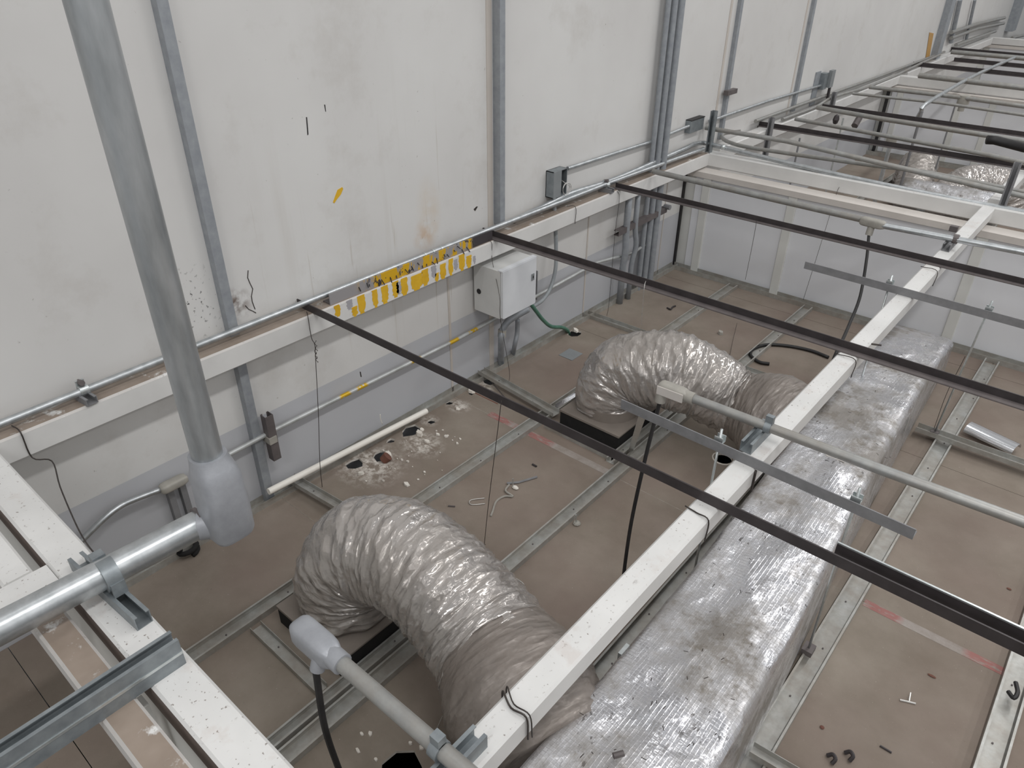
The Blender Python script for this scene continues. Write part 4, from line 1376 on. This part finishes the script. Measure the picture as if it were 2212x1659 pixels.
wire('thin wire down to the cross track by the bright sheet metal', [at(2085, 770, y=3.6), at(2045, 850, y=3.85), at(2018, 925, z=.07)], 0.0014)
wire('short white plastic strip standing behind the white tube', [at(821, 895, x=.06), at(822, 905, x=.055), at(826, 916, x=.05)], 0.0025, 'pvc')
wire('black cable loop lying on the deck behind the farther hose', [at(1790, 772, z=.012), at(1750, 757, z=.012), at(1700, 747, z=.012), at(1655, 745, z=.012), at(1626, 755, z=.012), at(1622, 768, z=.012), at(1640, 782, z=.012), at(1662, 786, z=.012)], 0.011, 'black')
wire('two thin wires bowed on the deck beside the nearer hose', [at(990, 1508, z=.1), at(960, 1540, z=.06), at(943, 1575, z=.01)], 0.0012, 'bwire')

# ------------------------------------------------------------------ small things on the deck
def chip(p, s, k):
    """one broken piece of plaster: a flat irregular slab"""
    n = R_.choice((5, 6, 7))
    h = s * R_.uniform(0.35, 0.7)
    tilt = R_.uniform(-.25, .25)
    r0 = R_.uniform(0, 6)
    ring = []
    for i in range(n):
        a = r0 + 2 * math.pi * i / n
        q = s * R_.uniform(0.55, 1.1)
        ring.append((math.cos(a) * q, math.sin(a) * q * 0.75))
    vs = [V((p.x + a, p.y + b, 0.001)) for a, b in ring] + [V((p.x + a * .8, p.y + b * .8, 0.001 + h + tilt * a)) for a, b in ring]
    return MB().add(vs, [list(range(n - 1, -1, -1)), [n + i for i in range(n)]] + [[i, (i + 1) % n, (i + 1) % n + n, i + n] for i in range(n)])


BIG = [((905, 940), 0.034, 'curled plaster flap standing at the edge of the middle hole'), ((922, 955), 0.026, 'jagged plaster piece just beyond the flap'), ((912, 930), 0.018, 'square plaster piece between hole and flap'),
       ((839, 985), 0.03, 'white torn plaster lump by the brown cup in the hole'), ((989, 884), 0.018, 'rounded plaster lump near the red line'), ((878, 1048), 0.022, 'plaster lump nearest the foil hose'),
       ((792, 988), 0.016, 'plaster lump between the two largest holes'), ((780, 1024), 0.022, 'flat plaster piece nearest the white tube'), ((946, 940), 0.014, 'flat plaster sliver right of the middle hole'), ((963, 943), 0.018, 'long plaster sliver farthest right'),
       ((1018, 846), 0.03, 'plaster flap at the hole under the nearest angle'), ((1245, 716), 0.032, 'broken plaster around the green hose hole'), ((690 + 1, 1580), 0.012, None)]
for (u, v), s, lab in BIG:
    if lab:
        tag(obj('plaster_chip', chip(at(u, v, z=0), s, 0), 'core'), lab, 'plaster chip')
for i in range(34):
    u, v = R_.choice([(R_.gauss(850, 40), R_.gauss(1005, 18)), (R_.gauss(930, 40), R_.gauss(955, 25)), (R_.gauss(960, 60), R_.gauss(960, 40)), (R_.gauss(880, 50), R_.gauss(1020, 22))])
    p = at(u, v, z=0)
    if p.x < .09:
        p.x = .1 + R_.uniform(0, .2)
    tag(obj('plaster_chip', chip(p, R_.uniform(0.004, 0.011), i), 'core'), 'tiny white plaster crumb on the drywall by the broken holes', 'plaster chip', 'plaster crumbs by the holes')
for u, v, lab in ((781, 1586, 'left'), (800, 1586, 'second'), (773, 1622, 'third'), (812, 1642, 'lowest'), (886, 1606, 'upper'), (910, 1616, 'rightmost')):
    tag(obj('plaster_chip', chip(at(u, v, z=0), 0.012, 0), 'core'), '%s plaster chip around the broken hole at the bottom edge' % lab, 'plaster chip')
tag(obj('panel_post', MB().box((1.33, 0.236, 0.0), (1.37, 0.262, 0.83)), 'panelw'), 'slim pale upright post in the gap beside the corner beam', 'post')
tag(obj('torn_hole', chip(at(1557, 722, z=0), 0.03, 0), 'castd'), 'torn grey paper flap on the deck between the far studs', 'paper')
tag(obj('debris_bit', MB().tube(bez([at(1441, 665, z=.004), at(1449, 668, z=.01), at(1453, 663, z=.014), at(1459, 661, z=.004)], 4), 0.006, 6), 'dark'), 'dark curled bit on the deck before the far wall corner', 'debris')
tag(obj('debris_bit', MB().tube([at(1150, 1003, z=.003), at(1159, 1008, z=.003)], 0.006, 6), 'dark'), 'dark crumb between the tape line and the twisted bracket', 'debris')
tag(obj('debris_bit', MB().tube([at(1178 - 210, 1093, z=.003), at(983, 1094, z=.003)], 0.004, 6), 'dark2'), 'short dark stick left of the bent hook', 'debris')
tag(obj('foil_tail', MB().prof([(0, 0), (.02, 0), (.02, .002), (0, .002)], at(1308, 748, y=3.33), at(1298, 792, y=3.2), (0, 1, 0)), 'sheet'), 'loose foil tail beside the farther foil hose', 'foil scrap')
tag(obj('brown_cup', MB().tube([at(828, 995, z=.004), at(838, 985, z=.03)], [0.024, 0.027], 12), 'rust', smooth='auto'), 'small rust brown cup stuck in the largest broken hole', 'cup')
tag(obj('cover_plate', MB().box(at(1233, 766, z=0) + V((-.055, -.06, 0)), at(1233, 766, z=0) + V((.055, .06, .003))), 'plate'), 'square grey cover plate lying between control box and farther hose', 'plate')
tag(obj('plate_ring', MB().tube([V((1.56 + .056 * math.cos(i * math.pi / 8), 3.115 + .056 * math.sin(i * math.pi / 8), .001)) for i in range(17)], 0.004, 6), 'core', smooth=True), 'chipped white ring around the round hole', 'ring')
wire('U shaped grey wire hook on the deck left of the twisted bracket', [at(1047, 1076, z=.004), at(1022, 1079, z=.004), at(1014, 1083, z=.004), at(1016, 1089, z=.004), at(1026, 1090, z=.004), at(1048, 1088, z=.004)], 0.0024, 'bwire')
wire('bright bent hook beside the nearer hose', [at(1100, 1243, z=.005), at(1118, 1252, z=.005), at(1131, 1262, z=.005), at(1132, 1270, z=.005), at(1120, 1273, z=.005)], 0.003, 'bwire')
t = thing('bent_bracket', at(1110, 1050, z=0), 'twisted grey bracket with an upright nail in the middle of the deck', 'bracket')
obj('strap_part', MB().tube([at(1095, 1044, z=.006), at(1120, 1042, z=.006), at(1160, 1030, z=.006)], 0.006, 6), 'strutd', t)
obj('strap_part', MB().tube(bez([at(1100, 1047, z=.008), at(1092, 1060, z=.008), at(1108, 1072, z=.008), at(1090, 1072, z=.006), at(1072, 1083, z=.004), at(1064, 1105, z=.004), at(1060, 1115, z=.004)], 4), 0.005, 6), 'castd', t)
obj('nail', MB().tube([at(1108, 1054, z=.002), at(1108, 1034, x=at(1108, 1054, z=.002).x)], 0.0025, 6), 'zinc', t)
obj('foot', MB().ball(at(1113, 1053, z=.006), (.02, .014, .008)), 'core', t)
t = thing('standing_nail', at(1244, 1132, z=0), 'upright nail with a lump of filler beside the middle stud', 'nail')
obj('nail', MB().tube([at(1245, 1132, z=0), at(1244, 1112, x=at(1245, 1132, z=0).x)], 0.003, 6), 'zinc', t)
obj('filler', MB().ball(at(1246, 1130, z=.006), (.02, .02, .01)), 'castd', t)
t = thing('bent_hanger', at(1960, 1510, z=0), 'small tee of bent grey rod on the right hand deck', 'hanger')
obj('bar', MB().tube([at(1944, 1512, z=.004), at(1962, 1516, z=.004), at(1978, 1520, z=.004)], 0.0035, 6), 'bwire', t)
obj('bar', MB().tube([at(1964, 1514, z=.004), at(1967, 1496, z=.02)], 0.003, 6), 'bwire', t)
for lab, u, v, s in (('red brown sliver on the right hand deck', 2013, 1460, (.016, .006)), ('small red brown crumb beside the right stud', 1776, 1571, (.008, .008)), ('rusty crumb at the right edge under the lapped angle', 2180, 1272, (.010, .006))):
    tag(obj('debris_bit', MB().ball(at(u, v, z=.003), (s[0], s[1], .003)), 'rust'), lab, 'debris')
for lab, u, v in (('dark bent clip on the lower right deck, left one', 1795, 1640), ('dark curled clip on the lower right deck, right one', 1833, 1634)):
    tag(obj('debris_clip', MB().tube(bez([at(u - 8, v - 8, z=.006), at(u + 4, v - 10, z=.02), at(u + 10, v, z=.02), at(u + 2, v + 10, z=.006)], 4), 0.007, 7), 'dark'), lab, 'clip')
tag(obj('debris_clip', MB().tube(bez([at(2178, 1494, z=.04), at(2190, 1508, z=.045), at(2198, 1495, z=.05), at(2194, 1474, z=.05)], 4), 0.008, 7), 'black'), 'black bent clip on the rightmost stud', 'clip')
tag(obj('debris_sliver', MB().tube([at(1901, 1611, z=.003), at(1926, 1626, z=.003)], 0.004, 6), 'dark'), 'dark wooden sliver on the lower right deck', 'debris')
tag(obj('short_rod', MB().tube([at(1010 + 40, 742 + 70, z=.004), at(1118, 889, z=.004)], 0.003, 6), 'dark2'), 'thin dark rod end under the nearest angle', 'rod')
tag(obj('cable_ring', MB().tube([at(408, 1192, z=.012) + V((.032 * math.cos(i * .5), .04 * math.sin(i * .5), .002 * i)) for i in range(24)], 0.012, 8), 'void', smooth=True), 'black ring of cable on the deck behind the big pipe', 'cable')
tag(obj('bolt', MB().tube([at(1325, 1633, z=.478), at(1347, 1627, z=.478)], 0.009, 8), 'dark2'), 'dark bolt lying on the foil duct at the bottom edge', 'bolt')
tag(obj('wood_sliver', MB().prof(rrect(.012, .004, .001), at(1785, 982, z=.475), at(1825, 997, z=.475)), 'ledge'), 'pale wooden sliver on the foil duct beside the conduit', 'wood sliver')
tag(obj('wire_end', MB().tube([at(1882, 743, z=.93), at(1904, 746, z=.932)], 0.004, 6), 'wire'), 'dark wire end lying on the middle beam', 'wire')
tag(obj('screw', MB().tube([at(668, 1404, z=.103), at(678, 1402, z=.106), at(716, 1350, z=.103)][:2], 0.003, 6), 'wire'), 'tiny dark screw on the track by the nearer box', 'screw')
tag(obj('curled_scrap', MB().tube(bez([at(700, 1347, z=.104), at(712, 1348, z=.106), at(717, 1358, z=.106), at(716, 1364, z=.104)], 4), 0.0035, 6), 'wire'), 'dark curled scrap on the lid of the nearer box', 'scrap')
sp = MB()
for i in range(160):
    p = at(R_.uniform(1150, 1950), R_.uniform(760, 1655), z=.464)
    if not (2.02 < p.x < 2.36 and .5 < p.y < 4):
        continue
    a = R_.uniform(0, 6)
    l_ = R_.uniform(.004, .018)
    sp.tube([p, p + V((math.cos(a) * l_, math.sin(a) * l_, 0.002))], 0.0012, 4)
tag(obj('duct_litter', sp, 'wire'), 'dark specks of litter scattered over the foil duct', 'litter', None, 'stuff')

for o in SC.objects:
    if '_o' in o:
        del o['_o']
